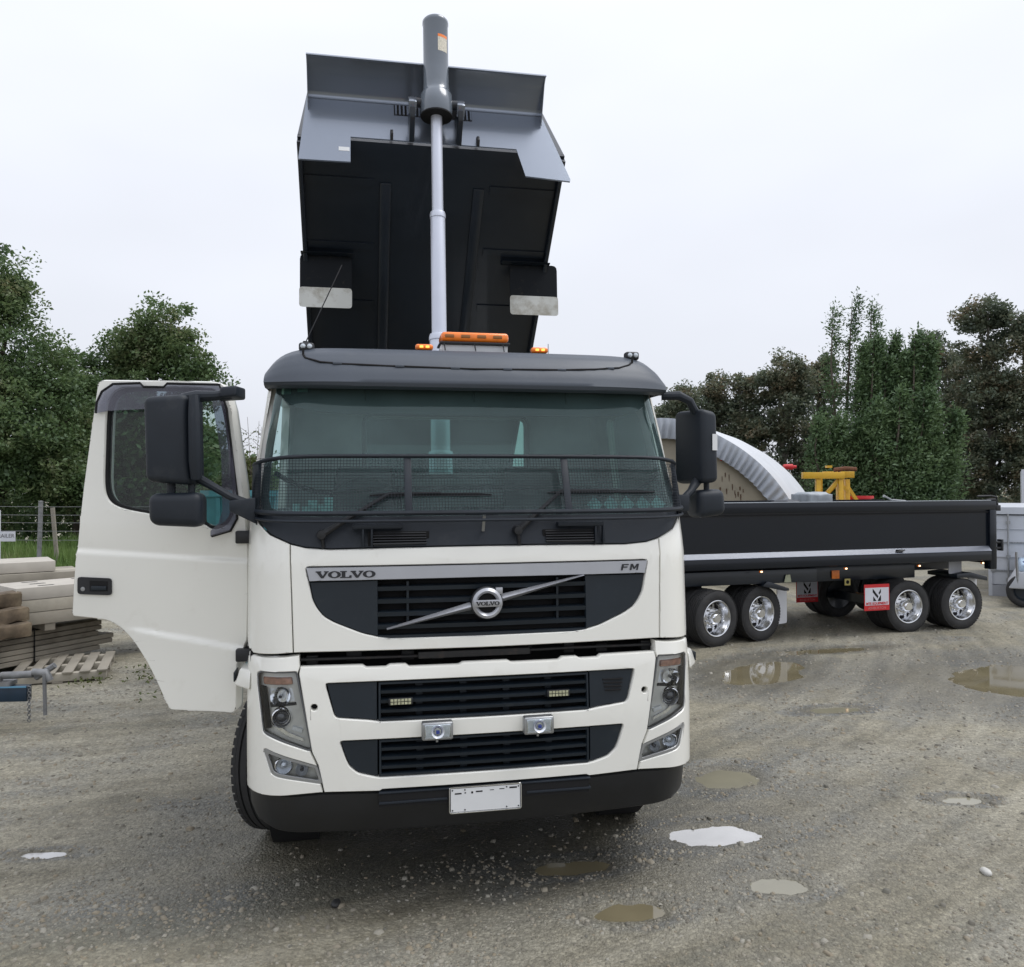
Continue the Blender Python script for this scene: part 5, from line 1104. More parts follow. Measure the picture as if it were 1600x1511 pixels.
for a, b in ((1135, 742), (1141, 745), (1130, 748), (1127, 765), (1137, 767), (1150, 770), (1155, 772), (1158, 764), (1163, 768), (1066, 742), (1070, 745), (1146, 760), (1151, 775), (1159, 776)):
    x, y, z = at(a, b, SY); w_ = rr.uniform(.008, .022); h_ = rr.uniform(.02, .13); MB().prism([(x - w_, z + .05), (x + w_ * .6, z + .06), (x + w_, z), (x + w_ * .3, z - h_), (x - w_ * .4, z - h_ * .8), (x - w_ * .8, z - .02)], lambda a, b, t: (a, SY + .09 + t, b), 0, .0099).build('rust_mark', RUST, dome, smooth=0)
x, y, z = at(1128, 712, SY); MB().box(x - .01, x + .03, SY + .07, SY + .09, z - .12, z + .05).build('red_tag', RED, dome)
x, y, z = at(1071, 700, SY); MB().tube([(x, SY + .06, z + .1), (x, SY + .05, z - .1), (x - .05, SY + .05, z - .3)], .012, 5).build('rope_end', VOID, dome)
# ---- cream steel hopper with red hose end
CRM = mat('weathered_cream', (.48, .46, .38), .6, var=.15, dirt=(.2, .17, .12), dirt_amt=.25)
x0, y0, z0 = at(1180, 745, 25); x1, y1, z1 = at(1238, 723, 25)
hop = thing('steel_hopper', 'cream steel bin with a red pipe end on its top edge behind the fabric shelter', 'bin', ((x0 + x1) / 2, 25, 0))
w = (x1 - x0) / 2
MB().box(-w * .4, w, 0, 2.2, 0, z0 - .1).build('bin_body', CRM, hop, bevel=.03); MB().beam((-w * 1.2, 0, z0 + .22), (w * .55, 0, z0 + .20), .3, .18).build('top_beam', CRM, hop, bevel=.02)
MB().hexa([(w * .1, -.1, z0 - .05), (w, -.1, z0 - .05), (w, .4, z0 - .05), (w * .1, .4, z0 - .05), (w * .3, -.1, z0 + .25), (w * .9, -.1, z0 + .12), (w * .9, .4, z0 + .12), (w * .3, .4, z0 + .25)]).build('hood', CRM, hop, bevel=.02)
MB().lathe([(0, 0), (.08, 0), (.09, .1), (.09, .28), (.05, .32), (.05, .4), (0, .4)], (w * .45, -.12, z0 + .30), (1, 0, 0), 12).build('red_pipe', RED, hop)
# ---- yellow lifting frame
YEL = mat('yellow_steel', (.62, .36, .02), .45, var=.15, dirt=(.20, .10, .04), dirt_amt=.25, dscale=6)
FY = 18.0
def fa(px, py): return at(px, py, FY)
fx, fy, _ = fa(1302, 740); yf = thing('lifting_frame', 'yellow braced steel frame standing behind the black trailer', 'frame', (fx, FY, 0))
def rel(px, py, dy=0): p = fa(px, py); return (p[0] - fx, dy, p[2])
MB().beam(rel(1254, 743), rel(1318, 743), .16, .145).build('top_beam', YEL, yf, bevel=.008); MB().beam(rel(1300, 741, .5), rel(1348, 741, .5), .16, .145).build('top_beam', YEL, yf, bevel=.008)
for a, dy in ((1278, 0), (1286, .2), (1313, 0), (1322, .4), (1338, .5), (1343, .8)):
    p = rel(a, 748, dy); MB().beam((p[0], p[1], 0), p, .10, .10).build('post', YEL, yf, bevel=.006)
for a, b, c, d_, dy in ((1291, 772, 1312, 748, .02), (1297, 774, 1318, 752, .25), (1320, 750, 1337, 768, .45), (1340, 762, 1355, 785, .5)):
    MB().beam(rel(a, b, dy), rel(c, d_, dy), .07, .07).build('brace', YEL, yf)
MB().box(rel(1291, 737)[0], rel(1299, 737)[0], -.06, .06, rel(0, 737.5)[2], rel(0, 734)[2]).build('lug', YEL, yf)
mb = MB(); r0 = rel(1309, 734, .2); r1 = rel(1344, 733, .2); mb.tube([r0, ((r0[0] + r1[0]) / 2, .2, r0[2] + .03), r1], .05, 7); mb.tube([(r0[0] + .1, .2, r0[2]), (r0[0] + .15, .1, r0[2] - .25), (r0[0] + .12, .1, r0[2] - .5)], .03, 6)
mb.build('rusty_chain', mat('rust', (.13, .05, .025), .9, var=.4, vscale=30), yf)
# ---- red bin
x, y, z = at(1341, 775, 19); rb_ = thing('red_tub', 'round red tub seen between the posts of the yellow frame', 'tub', (x, 19.2, 0))
MB().lathe([(.32, 0), (.36, z - .08), (.42, z - .06), (.42, z), (.37, z), (.34, z - .5)], (0, 0, 0), (0, 0, 1), 20).build('tub_shell', RED, rb_); MB().lathe([(0, z - .3), (.34, z - .3)], (0, 0, 0), (0, 0, 1), 20).build('tub_contents', VOID, rb_)
# ---- white shipping container, doors towards us
CY = 16.4; CW = mat('container_white', (.50, .52, .56), .45, var=.08, vscale=1.0, dirt=(.25, .22, .18), dirt_amt=.15)
xa = at(1543, 800, CY)[0]; zt = at(1560, 793, CY)[2]
cont = thing('shipping_container', 'white shipping container with door bars beyond the tail of the trailer', 'container', (xa, CY, 0), R(-31))
MB().box(0, 2.44, .06, 6.0, .14, zt).build('container_shell', CW, cont)
mb = MB()
for k in range(20): mb.box(2.441, 2.47, .3 + k * .28, .42 + k * .28, .3, zt - .12)
mb.build('side_corrugation', CW, cont)
for k, (x0, x1) in enumerate(((.07, 1.20), (1.24, 2.37))):
    dr = MB().box(x0, x1, .03, .059, .24, zt - .14).build('container_door', CW, cont)
    for j in range(1, 5): MB().box(x0 + .03, x1 - .03, .0, .029, .24 + (zt - .38) * j / 5 - .012, .24 + (zt - .38) * j / 5 + .012).build('door_rib', MATS['worn_plate'] if j % 2 else CW, dr)
    for q in (.28, .80):
        MB().tube([(x0 + q, -.03, .26), (x0 + q, -.03, zt - .12)], .017, 8).build('lock_bar', STEEL, dr)
        for zz in (.35, zt * .45, zt - .3): MB().obox((x0 + q, -.02, zz), (.08, .04, .06)).build('bar_keeper', STEEL, dr)
    for zz in (.5, 1.0, 1.5, zt - .3): MB().box(x0 - .03 if k == 0 else x1 - .02, x0 + .06 if k == 0 else x1 + .03, -.01, .03, zz, zz + .07).build('hinge', STEEL, dr)
for x in (.0, 2.37): MB().box(x, x + .068, .0, .06, .0, zt + .01).build('corner_post', CW, cont)
MB().box(.07, 2.37, .0, .06, .0, .22).build('bottom_sill', MATS['grey_panel'], cont); MB().box(.07, 2.37, .0, .06, zt - .13, zt + .008).build('top_sill', CW, cont)
MB().box(.07, 2.37, -.004, .0, zt - .155, zt - .14).build('sill_gap', VOID, cont); MB().box(0, 2.44, 0.07, 6.0, 0, .13).build('underframe', MATS['grey_panel'], cont)
pl_ = (xa + .72, 0, at(1592, 870, CY)[2]); MB().box(pl_[0] - xa - .09, pl_[0] - xa + .14, -.016, -.012, pl_[2] - .06, pl_[2] + .06).build('container_plate', SIGNW, cont, smooth=0)
MB().box(pl_[0] - xa - .08, pl_[0] - xa - .02, -.018, -.016, pl_[2] - .04, pl_[2] + .01).build('plate_print', MATS['blue_badge'], cont, smooth=0); MB().box(pl_[0] - xa, pl_[0] - xa + .12, -.018, -.016, pl_[2] + .01, pl_[2] + .03).build('plate_print', MATS['blue_badge'], cont, smooth=0)
# white caged tank stacked on the container behind
x, y, z = at(1596, 735, 19.0)
cg = thing('stacked_cage', 'tall white framed crate standing beyond the shipping container', 'crate', (x * (23.2 / 19), 19.0 + 4.2, 0), R(-31))
sc_ = (19 + 4.2) / 19
zz = CAM_H + (z - CAM_H) * sc_; xx = .03
MB().box(xx, xx + 2.2, .05, 2.2, .1, zz).build('crate_shell', CW, cg); 
for k in range(6): MB().box(xx + .02, xx + 2.2, .0, .045, .2 + k * (zz - .3) / 5, .26 + k * (zz - .3) / 5).build('crate_rail', CW, cg)
MB().box(xx - .03, xx + .05, -.03, .06, 0, zz + .03).build('crate_post', CW, cg)
# small trailer nose with tyre in front of the container
x, y, z = at(1597, 905, 14.6)
sm = thing('light_trailer', 'small trailer with a white mudguard and pale blue cover by the container doors', 'trailer', (x + .16, 14.9, 0), R(-31))
w_ = bpy.data.objects.new('wheel', None); COL.objects.link(w_); w_.parent = sm; w_.location = (.05, -.12, .30)
MB().lathe(tyre_prof(.30, .19, .18), (0, 0, 0), (0, 1, 0), 32).build('tyre', RUBBER, w_); MB().lathe([(.18, -.08), (.15, -.03), (0, -.02)], (0, 0, 0), (0, 1, 0), 24).build('rim', GRILLE, w_)
MB().hexa([(-.22, -.25, .34), (.5, -.25, .34), (.5, 1.2, .34), (-.22, 1.2, .34), (-.04, -.22, .66), (.5, -.22, .70), (.5, 1.2, .70), (-.04, 1.2, .66)]).build('mudguard', CW, sm, bevel=.04)
MB().hexa([(-.05, -.20, .66), (1.2, -.20, .66), (1.2, 1.6, .66), (-.05, 1.6, .66), (.0, -.15, .80), (1.2, -.15, .86), (1.2, 1.6, .86), (.0, 1.6, .80)]).build('cover', mat('pale_blue_cover', (.38, .48, .60), .6, var=.1, bump=.4, bscale=9), sm, bevel=.03)
MB().tube([(-.06, -.22, .36), (-.08, -.22, 1.02)], .022, 8).build('corner_stake', STEEL, sm); MB().tube([(.02, -.21, .85), (.4, -.21, .60)], .012, 6).build('strap', MATS['blue_badge'], sm); MB().box(0, 1.4, -.1, 1.5, .28, .36).build('trailer_bed', UNDER, sm)

# ---- timber: strapped bundle, white topped beams, dirty sleepers
WOOD = [mat('wood_a', (.285, .26, .215), .85, var=.2, vscale=3, bump=.5, bscale=25, dirt=(.13, .10, .07), dirt_amt=.2, dscale=3), mat('wood_b', (.20, .18, .145), .85, var=.25, vscale=4, bump=.5, bscale=25, dirt=(.08, .06, .045), dirt_amt=.3, dscale=3), mat('wood_c', (.38, .35, .29), .85, var=.15, vscale=3, bump=.4, bscale=25, dirt=(.18, .14, .09), dirt_amt=.2, dscale=2)]
WOODD = mat('rotten_wood', (.12, .09, .06), .95, var=.6, vscale=5, bump=1, bscale=12, dirt=(.28, .23, .15), dirt_amt=.4, dscale=3); WTOP = mat('bleached_wood', (.45, .42, .37), .8, var=.08, vscale=4)
def boards(thingobj, n_along, layers, L_, w, h, mats, seed, name='plank', gap=.012, jit=.05, topmat=None):
    r = random.Random(seed); cache = {}
    for j in range(layers):
        for i in range(n_along):
            k = r.randrange(len(mats)); key = k
            if key not in cache:
                o = MB().box(-w / 2, w / 2, -L_, 0, 0, h - .008).build(name, mats[k], thingobj, bevel=.006, seg=1); cache[key] = o
            else:
                o = cache[key].copy(); COL.objects.link(o)
            o.location = ((i - (n_along - 1) / 2) * (w + gap) + r.uniform(-.008, .008), r.uniform(-jit, jit), j * h); o.rotation_euler = (0, 0, r.uniform(-.006, .006))
p = (-5.45, 10.9); TR = math.atan2(-(10.9 - 7.3), -(-5.45 + 7.2)) 
trz = math.atan2(7.2 - 5.45, 10.9 - 7.3) * -1      # long axis towards (+.44,+.9)
t1 = thing('timber_bundle', 'strapped bundle of weathered grey planks lying lowest, its ends towards the truck', 'timber stack', (-5.95, 11.05, .10), trz)
boards(t1, 5, 6, 4.6, .19, .066, WOOD[:2] + [WOOD[0]], 3, jit=.12)
for y_ in (-1.0, -3.0): MB().tube([(-.515, y_, -.0), (-.515, y_, .405), (.515, y_, .405), (.515, y_, -.0)], .009, 5).build('strap', VOID, t1)
for y_ in (-.5, -2.2, -3.9): MB().box(-.5, .5, y_ - .05, y_ + .05, -.10, -.002).build('bearer', WOOD[1], t1)
t2 = thing('beam_stack', 'stack of thick cream beams with slotted white tops resting on the strapped bundle', 'timber stack', (-5.93, 9.62, .505), R(-39.7))
for k in (.35, 1.7): MB().box(-.80, -.01, k - .06, k + .06, 0.0, .085).build('bearer', WOOD[1], t2)
r_ = random.Random(8)
for j in range(3):
    for i in range(3):
        bm_ = MB().box((i - 3) * .27 + .005, (i - 2) * .27 - .002, r_.uniform(-.03, .03), 2.3 + r_.uniform(-.06, .06), .087 + j * .155, .087 + j * .155 + .148).build('beam', WTOP if j == 2 else WOOD[2 if (i + j) % 2 else 0], t2, bevel=.003)
for i in range(3):
    for y_ in (.35, .95, 1.6): MB().box((i - 3) * .27 + .10, (i - 3) * .27 + .16, y_ - .09, y_ + .09, .545, .5465).build('mortice_slot', VOID, t2, smooth=0)
t3 = thing('beam_pile', 'pair of long pale beams stacked farthest back by the fence', 'timber stack', (-7.15, 12.75, .0), R(-54))
for k in (-.6, -2.4): MB().box(-.6, .6, k - .07, k + .07, 0, .50).build('bearer', WOOD[1], t3)
for j, (dx, L_) in enumerate(((.0, .12), (.0, -.12), (.04, .18), (-.05, -.16))):
    for i in range(3): MB().box((i - 1) * .34 - .16 + dx, (i - 1) * .34 + .16 + dx, -4.4, L_, .505 + j * .165, .505 + j * .165 + .155).build('beam', WTOP if j == 3 else WOOD[2 if (i + j) % 2 else 0], t3, bevel=.003)
for k in range(3):
    tag(MB().obox((0, 0, 0), (.26, 1.9, .15)).build('old_sleeper', WOODD, None, bevel=.015), ['rotten brown sleeper lying lowest at the left end of the cream beams', 'mottled sleeper in the middle at the left end of the cream beams', 'dark rough sleeper on top at the left end of the cream beams'][k], 'sleeper', 'old sleepers')
for o_ in [o for o in bpy.data.objects if o.name.startswith('old_sleeper')]:
    bm = bmesh.new(); bm.from_mesh(o_.data); bmesh.ops.subdivide_edges(bm, edges=[e for e in bm.edges if e.calc_length() > .5], cuts=14); rz_ = random.Random(o_.name)
    for v in bm.verts: v.co += Vector((rz_.uniform(-.012, .012), 0, rz_.uniform(-.014, .014) - .02 * math.sin(v.co.y * 5)))
    bm.to_mesh(o_.data); bm.free()
for o_, (x, y, z, a) in zip([o for o in bpy.data.objects if o.name.startswith('old_sleeper')], ((-6.32, 8.70, .60, -42), (-6.38, 8.76, .76, -40), (-6.52, 8.86, .92, -38))): o_.location = (x, y, z); o_.rotation_euler = (0, 0, R(a))
pal = thing('wooden_pallet', 'weathered pallet lying flat on the gravel beside the strapped planks', 'pallet', (-5.45, 9.75, .0), R(22))
for k in range(3): MB().box(-.5, .5, -.55 + k * .5, -.45 + k * .5, .02, .11).build('pallet_bearer', WOOD[2], pal, bevel=.004)
for k in range(6): MB().box(-.5 + k * .18, -.39 + k * .18, -.58, .58, .112, .132).build('slat', WOOD[0], pal, bevel=.003)
for k in range(3): MB().box(-.5 + k * .44, -.39 + k * .44, -.58, .58, .0, .019).build('slat', WOOD[1], pal, bevel=.003)
# ---- drawbar of a small blue trailer
BLU = mat('dark_blue_paint', (.008, .026, .050), .4, var=.2, dirt=(.12, .10, .08), dirt_amt=.2); GALV = mat('galvanised', (.22, .225, .23), .55, metal=.3, var=.25, vscale=12, dirt=(.15, .12, .09), dirt_amt=.3)
db = thing('trailer_drawbar', 'dark blue trailer drawbar with grey coupling, chain and red brake handle', 'trailer drawbar', (-4.62, 7.75, .0), R(4))
MB().box(-2.4, -.05, -.06, .04, .20, .345).build('beam', BLU, db, bevel=.006); MB().box(-2.4, -.05, -.07, -.062, .335, .35).build('beam_edge', mat('light_blue', (.12, .30, .45), .4), db)
MB().tube([(-.55, .0, .36), (-.30, .0, .44), (-.02, 0, .45)], [.03, .036, .034], 10).tube([(-.02, -.0, .47), (.10, .0, .46), (.14, 0, .38)], [.034, .04, .034], 10).obox((-.45, 0, .37), (.5, .14, .04)).build('coupling', GALV, db, smooth=40)
MB().tube([(-.52, -.02, .40), (-.40, -.03, .62)], .016, 8).obox((-.50, -.02, .47), (.06, .05, .14), Matrix.Rotation(R(25), 3, 'Y')).build('brake_lever', GALV, db)
MB().tube([(-.415, -.03, .60), (-.385, -.03, .76)], [.030, .034], 8).build('brake_handle', mat('orange_red', (.75, .06, .03), .4), db)
MB().tube([(-.62, -.05, .60), (-.58, -.03, .42), (-.30, -.02, .42)], .035, 8).build('jack_head', GALV, db)
MB().tube([(.10, -.03, .46), (.11, -.03, .06)], .018, 8).tube([(-.02, .05, .4), (.16, .05, .52)], .03, 6).build('jack_leg', GALV, db)
mb = MB()
for k in range(13): 
    c = Vector((-.03, -.05, .33 - k * .026)); mb.lathe([(.014, -.005), (.020, 0), (.014, .005)], c, (1, 0, 0) if k % 2 else (0, 1, 0), 8)
mb.build('safety_chain', GALV, db)

# ---- fence and sign on the left
FNY = 19.5
fence = thing('wire_fence', 'post and wire fence in front of the green bank', 'fence', (0, 0, 0))
def gz(px, Y): return zg(at(px, 700, Y)[0], Y)
for k, px in enumerate((-330, 60, 450)):
    b_ = at(px, 895, FNY); t_ = at(px + 2, 785, FNY); MB().tube([(b_[0], FNY, gz(px, FNY) - .1), (t_[0] + .03, FNY, t_[2])], .052, 10).lathe([(.056, 0), (.056, .03), (0, .045)], (t_[0] + .03, FNY, t_[2]), (0, 0, 1), 10).build('pipe_post', GALV, fence)
for px, tx, tz in ((91, 82, 793), (200, 198, 800)):
    b_ = at(px, 840, FNY + .8); t_ = at(tx, tz, FNY + .8); MB().beam((b_[0], FNY + .8, gz(px, FNY) - .1), (t_[0], FNY + .8, t_[2]), .09, .05, up=(0, 1, 0)).build('batten', WOOD[0], fence)
for py in (790, 803, 815, 828, 842):
    a_ = at(-340, py - 2, FNY); b_ = at(460, py + 2, FNY); MB().tube([(a_[0], FNY - .05, a_[2]), ((a_[0] + b_[0]) / 2, FNY - .05, (a_[2] + b_[2]) / 2 - .03), (b_[0], FNY - .05, b_[2])], .005, 4).build('wire', GALV, fence)
sg = at(5, 838, FNY - .15); sgn = thing('notice_board', 'small white board with grey lettering fixed low on the wire fence', 'sign', (sg[0], FNY - .2, sg[2]))
MB().box(-.34, .32, 0, .015, -.12, .12).build('board', SIGNW, sgn); textmesh('board_text', 'TRAILER', .13, mat('grey_print', (.12, .12, .13), .6), Matrix.Translation((.06, -.003, .01)) @ Matrix.Rotation(R(90), 4, 'X'), sgn)
p_ = at(-1, 800, FNY - .1); tag(MB().box(p_[0] - .10, p_[0] + .01, FNY - .12, FNY - .06, .3, at(0, 797, FNY)[2]).build('marker_post', SIGNW), 'white marker post cut by the frame edge above the notice board', 'post')
# teal skip behind the door
TEAL = mat('teal_paint', (.06, .22, .26), .5, var=.15)
sx0, _, sz = at(318, 768, 15.5); sx1, _, sb_ = at(425, 860, 15.5)
skp = thing('teal_skip', 'teal steel skip partly hidden between the open door and the cab', 'skip', (sx0, 15.5, 0))
W_ = sx1 - sx0
MB().hexa([(.2, .1, .12), (W_, .1, .12), (W_, 1.8, .12), (.2, 1.8, .12), (0, 0, sz), (W_ + .2, 0, sz), (W_ + .2, 1.9, sz), (0, 1.9, sz)]).build('skip_body', TEAL, skp)
MB().box(-.05, W_ + .25, -.05, 0, sz - .1, sz + .02).build('skip_rim', TEAL, skp); MB().box(.2, W_, .15, .25, 0, .12).build('skip_foot', VOID, skp)
for k in range(4): MB().box(.25 + k * W_ / 4, .33 + k * W_ / 4, -.03, .02, .3, sz - .12).build('skip_rib', TEAL, skp)

# ================================================================== PLANTS
def leafmat(name, cols, trans=.25, tip=None):
    m = bpy.data.materials.new(name); m.use_nodes = True; n = m.node_tree; n.nodes.clear(); L = n.links.new
    o = n.nodes.new('ShaderNodeOutputMaterial'); g = n.nodes.new('ShaderNodeNewGeometry'); rp = n.nodes.new('ShaderNodeValToRGB'); e = rp.color_ramp.elements
    while len(e) < len(cols): e.new(.5)
    for i, c in enumerate(cols): e[i].position = i / (len(cols) - 1); e[i].color = (*c, 1)
    tcn = n.nodes.new('ShaderNodeTexCoord'); nz = n.nodes.new('ShaderNodeTexNoise'); nz.inputs['Scale'].default_value = .7; nz.inputs['Detail'].default_value = 3; L(tcn.outputs['Object'], nz.inputs['Vector'])
    mm = n.nodes.new('ShaderNodeMapRange'); mm.inputs['From Min'].default_value = .3; mm.inputs['From Max'].default_value = .7; mm.inputs['To Min'].default_value = 0; mm.inputs['To Max'].default_value = .72; L(nz.outputs['Fac'], mm.inputs['Value'])
    ad = n.nodes.new('ShaderNodeMath'); ad.operation = 'MULTIPLY_ADD'; L(g.outputs['Random Per Island'], ad.inputs[0]); ad.inputs[1].default_value = .30; L(mm.outputs[0], ad.inputs[2]); L(ad.outputs[0], rp.inputs[0])
    d = n.nodes.new('ShaderNodeBsdfDiffuse'); t = n.nodes.new('ShaderNodeBsdfTranslucent'); L(rp.outputs[0], d.inputs[0]); L(rp.outputs[0], t.inputs[0])
    mx_ = n.nodes.new('ShaderNodeMixShader'); mx_.inputs[0].default_value = trans; L(d.outputs[0], mx_.inputs[1]); L(t.outputs[0], mx_.inputs[2]); gl = n.nodes.new('ShaderNodeBsdfGlossy'); gl.inputs['Roughness'].default_value = .5; gl.inputs[0].default_value = (.6, .65, .7, 1)
    m3 = n.nodes.new('ShaderNodeMixShader'); m3.inputs[0].default_value = .04; L(mx_.outputs[0], m3.inputs[1]); L(gl.outputs[0], m3.inputs[2]); L(m3.outputs[0], o.inputs[0]); MATS[name] = m; return m
BARK = mat('bark', (.085, .07, .055), .95, var=.3, vscale=6, bump=1, bscale=15); BARKP = mat('pale_bark', (.13, .12, .10), .9, var=.3, vscale=5)
LG = leafmat('broadleaf_green', [(.055, .090, .045), (.090, .145, .060), (.130, .195, .078), (.175, .225, .10), (.22, .20, .11)], trans=.4)
LG2 = leafmat('fresh_green', [(.028, .055, .020), (.055, .10, .035), (.085, .14, .05), (.12, .16, .07)])
LE = leafmat('eucalypt_green', [(.078, .100, .080), (.108, .138, .098), (.145, .172, .11), (.19, .18, .115), (.32, .22, .13)], trans=.4)
LP = leafmat('poplar_green', [(.060, .098, .050), (.095, .155, .070), (.135, .205, .090), (.18, .25, .12)], trans=.4)
LC = leafmat('conifer_green', [(.012, .030, .012), (.028, .065, .020), (.055, .11, .028), (.11, .17, .035)])
LSH = leafmat('shrub_green', [(.05, .065, .02), (.09, .11, .03), (.14, .15, .04)])
def leaves(name, C, size, m, parent, seed, lean=(0, 0, 0), aspect=.55, up=1.0):
    r = np.random.default_rng(seed); N = len(C); a = r.normal(size=(N, 3)) + np.array(lean); a /= np.linalg.norm(a, axis=1)[:, None]; b = r.normal(size=(N, 3)); b -= (b * a).sum(1)[:, None] * a; b /= np.linalg.norm(b, axis=1)[:, None]
    nn = r.normal(size=(N, 3)) + np.array([0, 0, up]); nn /= np.linalg.norm(nn, axis=1)[:, None]; a -= (a * nn).sum(1)[:, None] * nn; a /= np.linalg.norm(a, axis=1)[:, None] + 1e-9; b = np.cross(nn, a)
    s = (size * r.uniform(.6, 1.35, N))[:, None]; V = np.stack([C - a * s, C - b * s * aspect, C + a * s, C + b * s * aspect], 1).reshape(-1, 3); F = np.arange(N * 4).reshape(-1, 4)
    return fastmesh(name, V, F4=F, m=m, parent=parent)
def crown_pts(lobes, ncl, per, cr, seed, fill=.35, sq=.8):
    r = np.random.default_rng(seed); Lb = np.array(lobes, float); w = Lb[:, 3] ** 2; w /= w.sum(); k = r.choice(len(Lb), ncl, p=w); d = r.normal(size=(ncl, 3)); d /= np.linalg.norm(d, axis=1)[:, None]; d[:, 2] *= 1.0
    rad = Lb[k, 3] * (fill + (1 - fill) * r.uniform(0, 1, ncl) ** .6); cc = Lb[k, :3] + d * rad[:, None] * np.array([1, 1, sq + .15])
    q = r.normal(size=(ncl, per, 3)); q /= np.linalg.norm(q, axis=2)[..., None]; q *= (r.uniform(0, 1, (ncl, per, 1)) ** .45) * (cr * r.uniform(.6, 1.4, ncl))[:, None, None] * np.array([1, 1, .7])
    return (cc[:, None] + q).reshape(-1, 3), cc
def broadleaf(label, x, y, z, lobes, ncl, per, cr, leaf, m, seed, trunk_r=.22, group='trees', bark=None, name='broadleaf_tree', limbs=10, sq=.85):
    t = thing(name, label, 'tree', (x, y, z), 0, group); r = random.Random(seed); top = max(l[2] for l in lobes); lean = r.uniform(-.3, .3)
    mb = MB(); mb.tube([(0, 0, -.2), (lean * .2, 0, top * .3), (lean * .6, .05, top * .65), (lean, 0, top)], [trunk_r * 1.25, trunk_r, trunk_r * .6, trunk_r * .15], 9)
    P, cc = crown_pts(lobes, ncl, per, cr, seed, sq=sq)
    for k in range(limbs):
        l = cc[r.randrange(len(cc))]; h0 = max(.2, min(top * .9, l[2] * r.uniform(.45, .75))); mb.tube([(lean * h0 / top, 0, h0), (l[0] * .5, l[1] * .5, (h0 + l[2]) / 2 + .1), tuple(l)], [trunk_r * .38, trunk_r * .22, trunk_r * .06], 6)
    mb.build('trunk', bark or BARK, t, smooth=50); leaves('crown', P, leaf, m, t, seed + 1); return t
def lob(px, py, r_px, Y, dy=0, x0=0):       # lobe from a sighting: centre and radius
    a = at(px, py, Y); return (a[0] - x0, dy, a[2], r_px / 1250 * Y)
def tree_from(label, px, Y, lobes, ncl, per, cr, leaf, m, seed, **kw):
    x = at(px, 700, Y)[0]; z = max(0, zg(x, Y)) if Y < 26 else 0
    return broadleaf(label, x, Y, z, [(l[0], l[1], l[2] - z, l[3]) for l in [lob(*q[:3], Y, q[3] if len(q) > 3 else 0, x) for q in lobes]], ncl, per, cr, leaf, m, seed, **kw)
GL_ = 'trees behind the fence on the left'
tree_from('tallest dense green tree rising behind the notice board and fence', -10, 25, [(5, 430, 48), (30, 470, 40), (-60, 480, 80), (20, 560, 85), (70, 590, 55), (-40, 640, 110), (60, 680, 75, -1), (110, 640, 35), (0, 740, 90, -1), (95, 740, 50, -1)], 700, 95, .48, .064, LG, 31, group=GL_, trunk_r=.3)
tree_from('round topped green tree directly above the open truck door', 235, 29, [(262, 515, 48), (228, 545, 48), (290, 555, 40), (180, 560, 42), (150, 590, 40), (240, 610, 70), (310, 600, 40), (340, 590, 16), (160, 660, 70), (250, 700, 80)], 600, 90, .50, .070, LG, 37, group=GL_, trunk_r=.26)
tree_from('lower bushy green tree between the tall tree and the open door', 125, 27, [(120, 640, 45), (140, 690, 55), (100, 720, 55, -1), (150, 760, 50, -1), (130, 600, 25)], 360, 84, .44, .068, LG, 41, group=GL_, trunk_r=.2)
tree_from('bright tipped conifer seen through the open door window', 215, 23, [(225, 650, 35), (200, 690, 38), (240, 700, 40), (205, 750, 50), (255, 750, 45), (180, 720, 28)], 260, 46, .5, .10, LC, 43, group=GL_, trunk_r=.14, name='conifer_tree')
tree_from('yellow green bush filling the gap between door and cab', 385, 21, [(388, 735, 22), (372, 760, 24), (402, 760, 22), (350, 770, 20)], 120, 40, .3, .07, LSH, 47, group=GL_, trunk_r=.06, name='leafy_bush')
tree_from('dark leafy tree behind the round topped tree and the cab corner', 330, 33, [(300, 700, 50), (350, 745, 45), (400, 765, 40), (270, 760, 60), (450, 775, 35)], 300, 56, .55, .10, LG, 49, group=GL_, trunk_r=.2)
# twiggy bare shrub by the A-pillar
x, y, z = at(396, 740, 20); tw_ = thing('bare_shrub', 'sparse twiggy shrub against the sky beside the cab pillar', 'shrub', (x, 20, .1)); mb = MB(); r = random.Random(3); tips = []
for k in range(16):
    a = r.uniform(-.55, .5); h = r.uniform(1.9, 4.1); p = [(0, 0, 0), (a * .3, r.uniform(-.1, .1), h * .5), (a, r.uniform(-.3, .3), h)]; mb.tube(p, [.02, .012, .004], 5)
    for j in range(5):
        t = r.uniform(.5, .98); q = Vector(p[1]).lerp(Vector(p[2]), (t - .5) * 2); e = q + Vector((r.uniform(-.35, .35), r.uniform(-.2, .2), r.uniform(.0, .3))); mb.tube([q, e], [.007, .003], 4); tips += [tuple(e), tuple(q)]
mb.build('twigs', BARK, tw_); T = np.repeat(np.array(tips), 5, 0); T = T + np.random.default_rng(2).normal(scale=.07, size=T.shape); leaves('leaves', T, .030, LSH, tw_, 5)
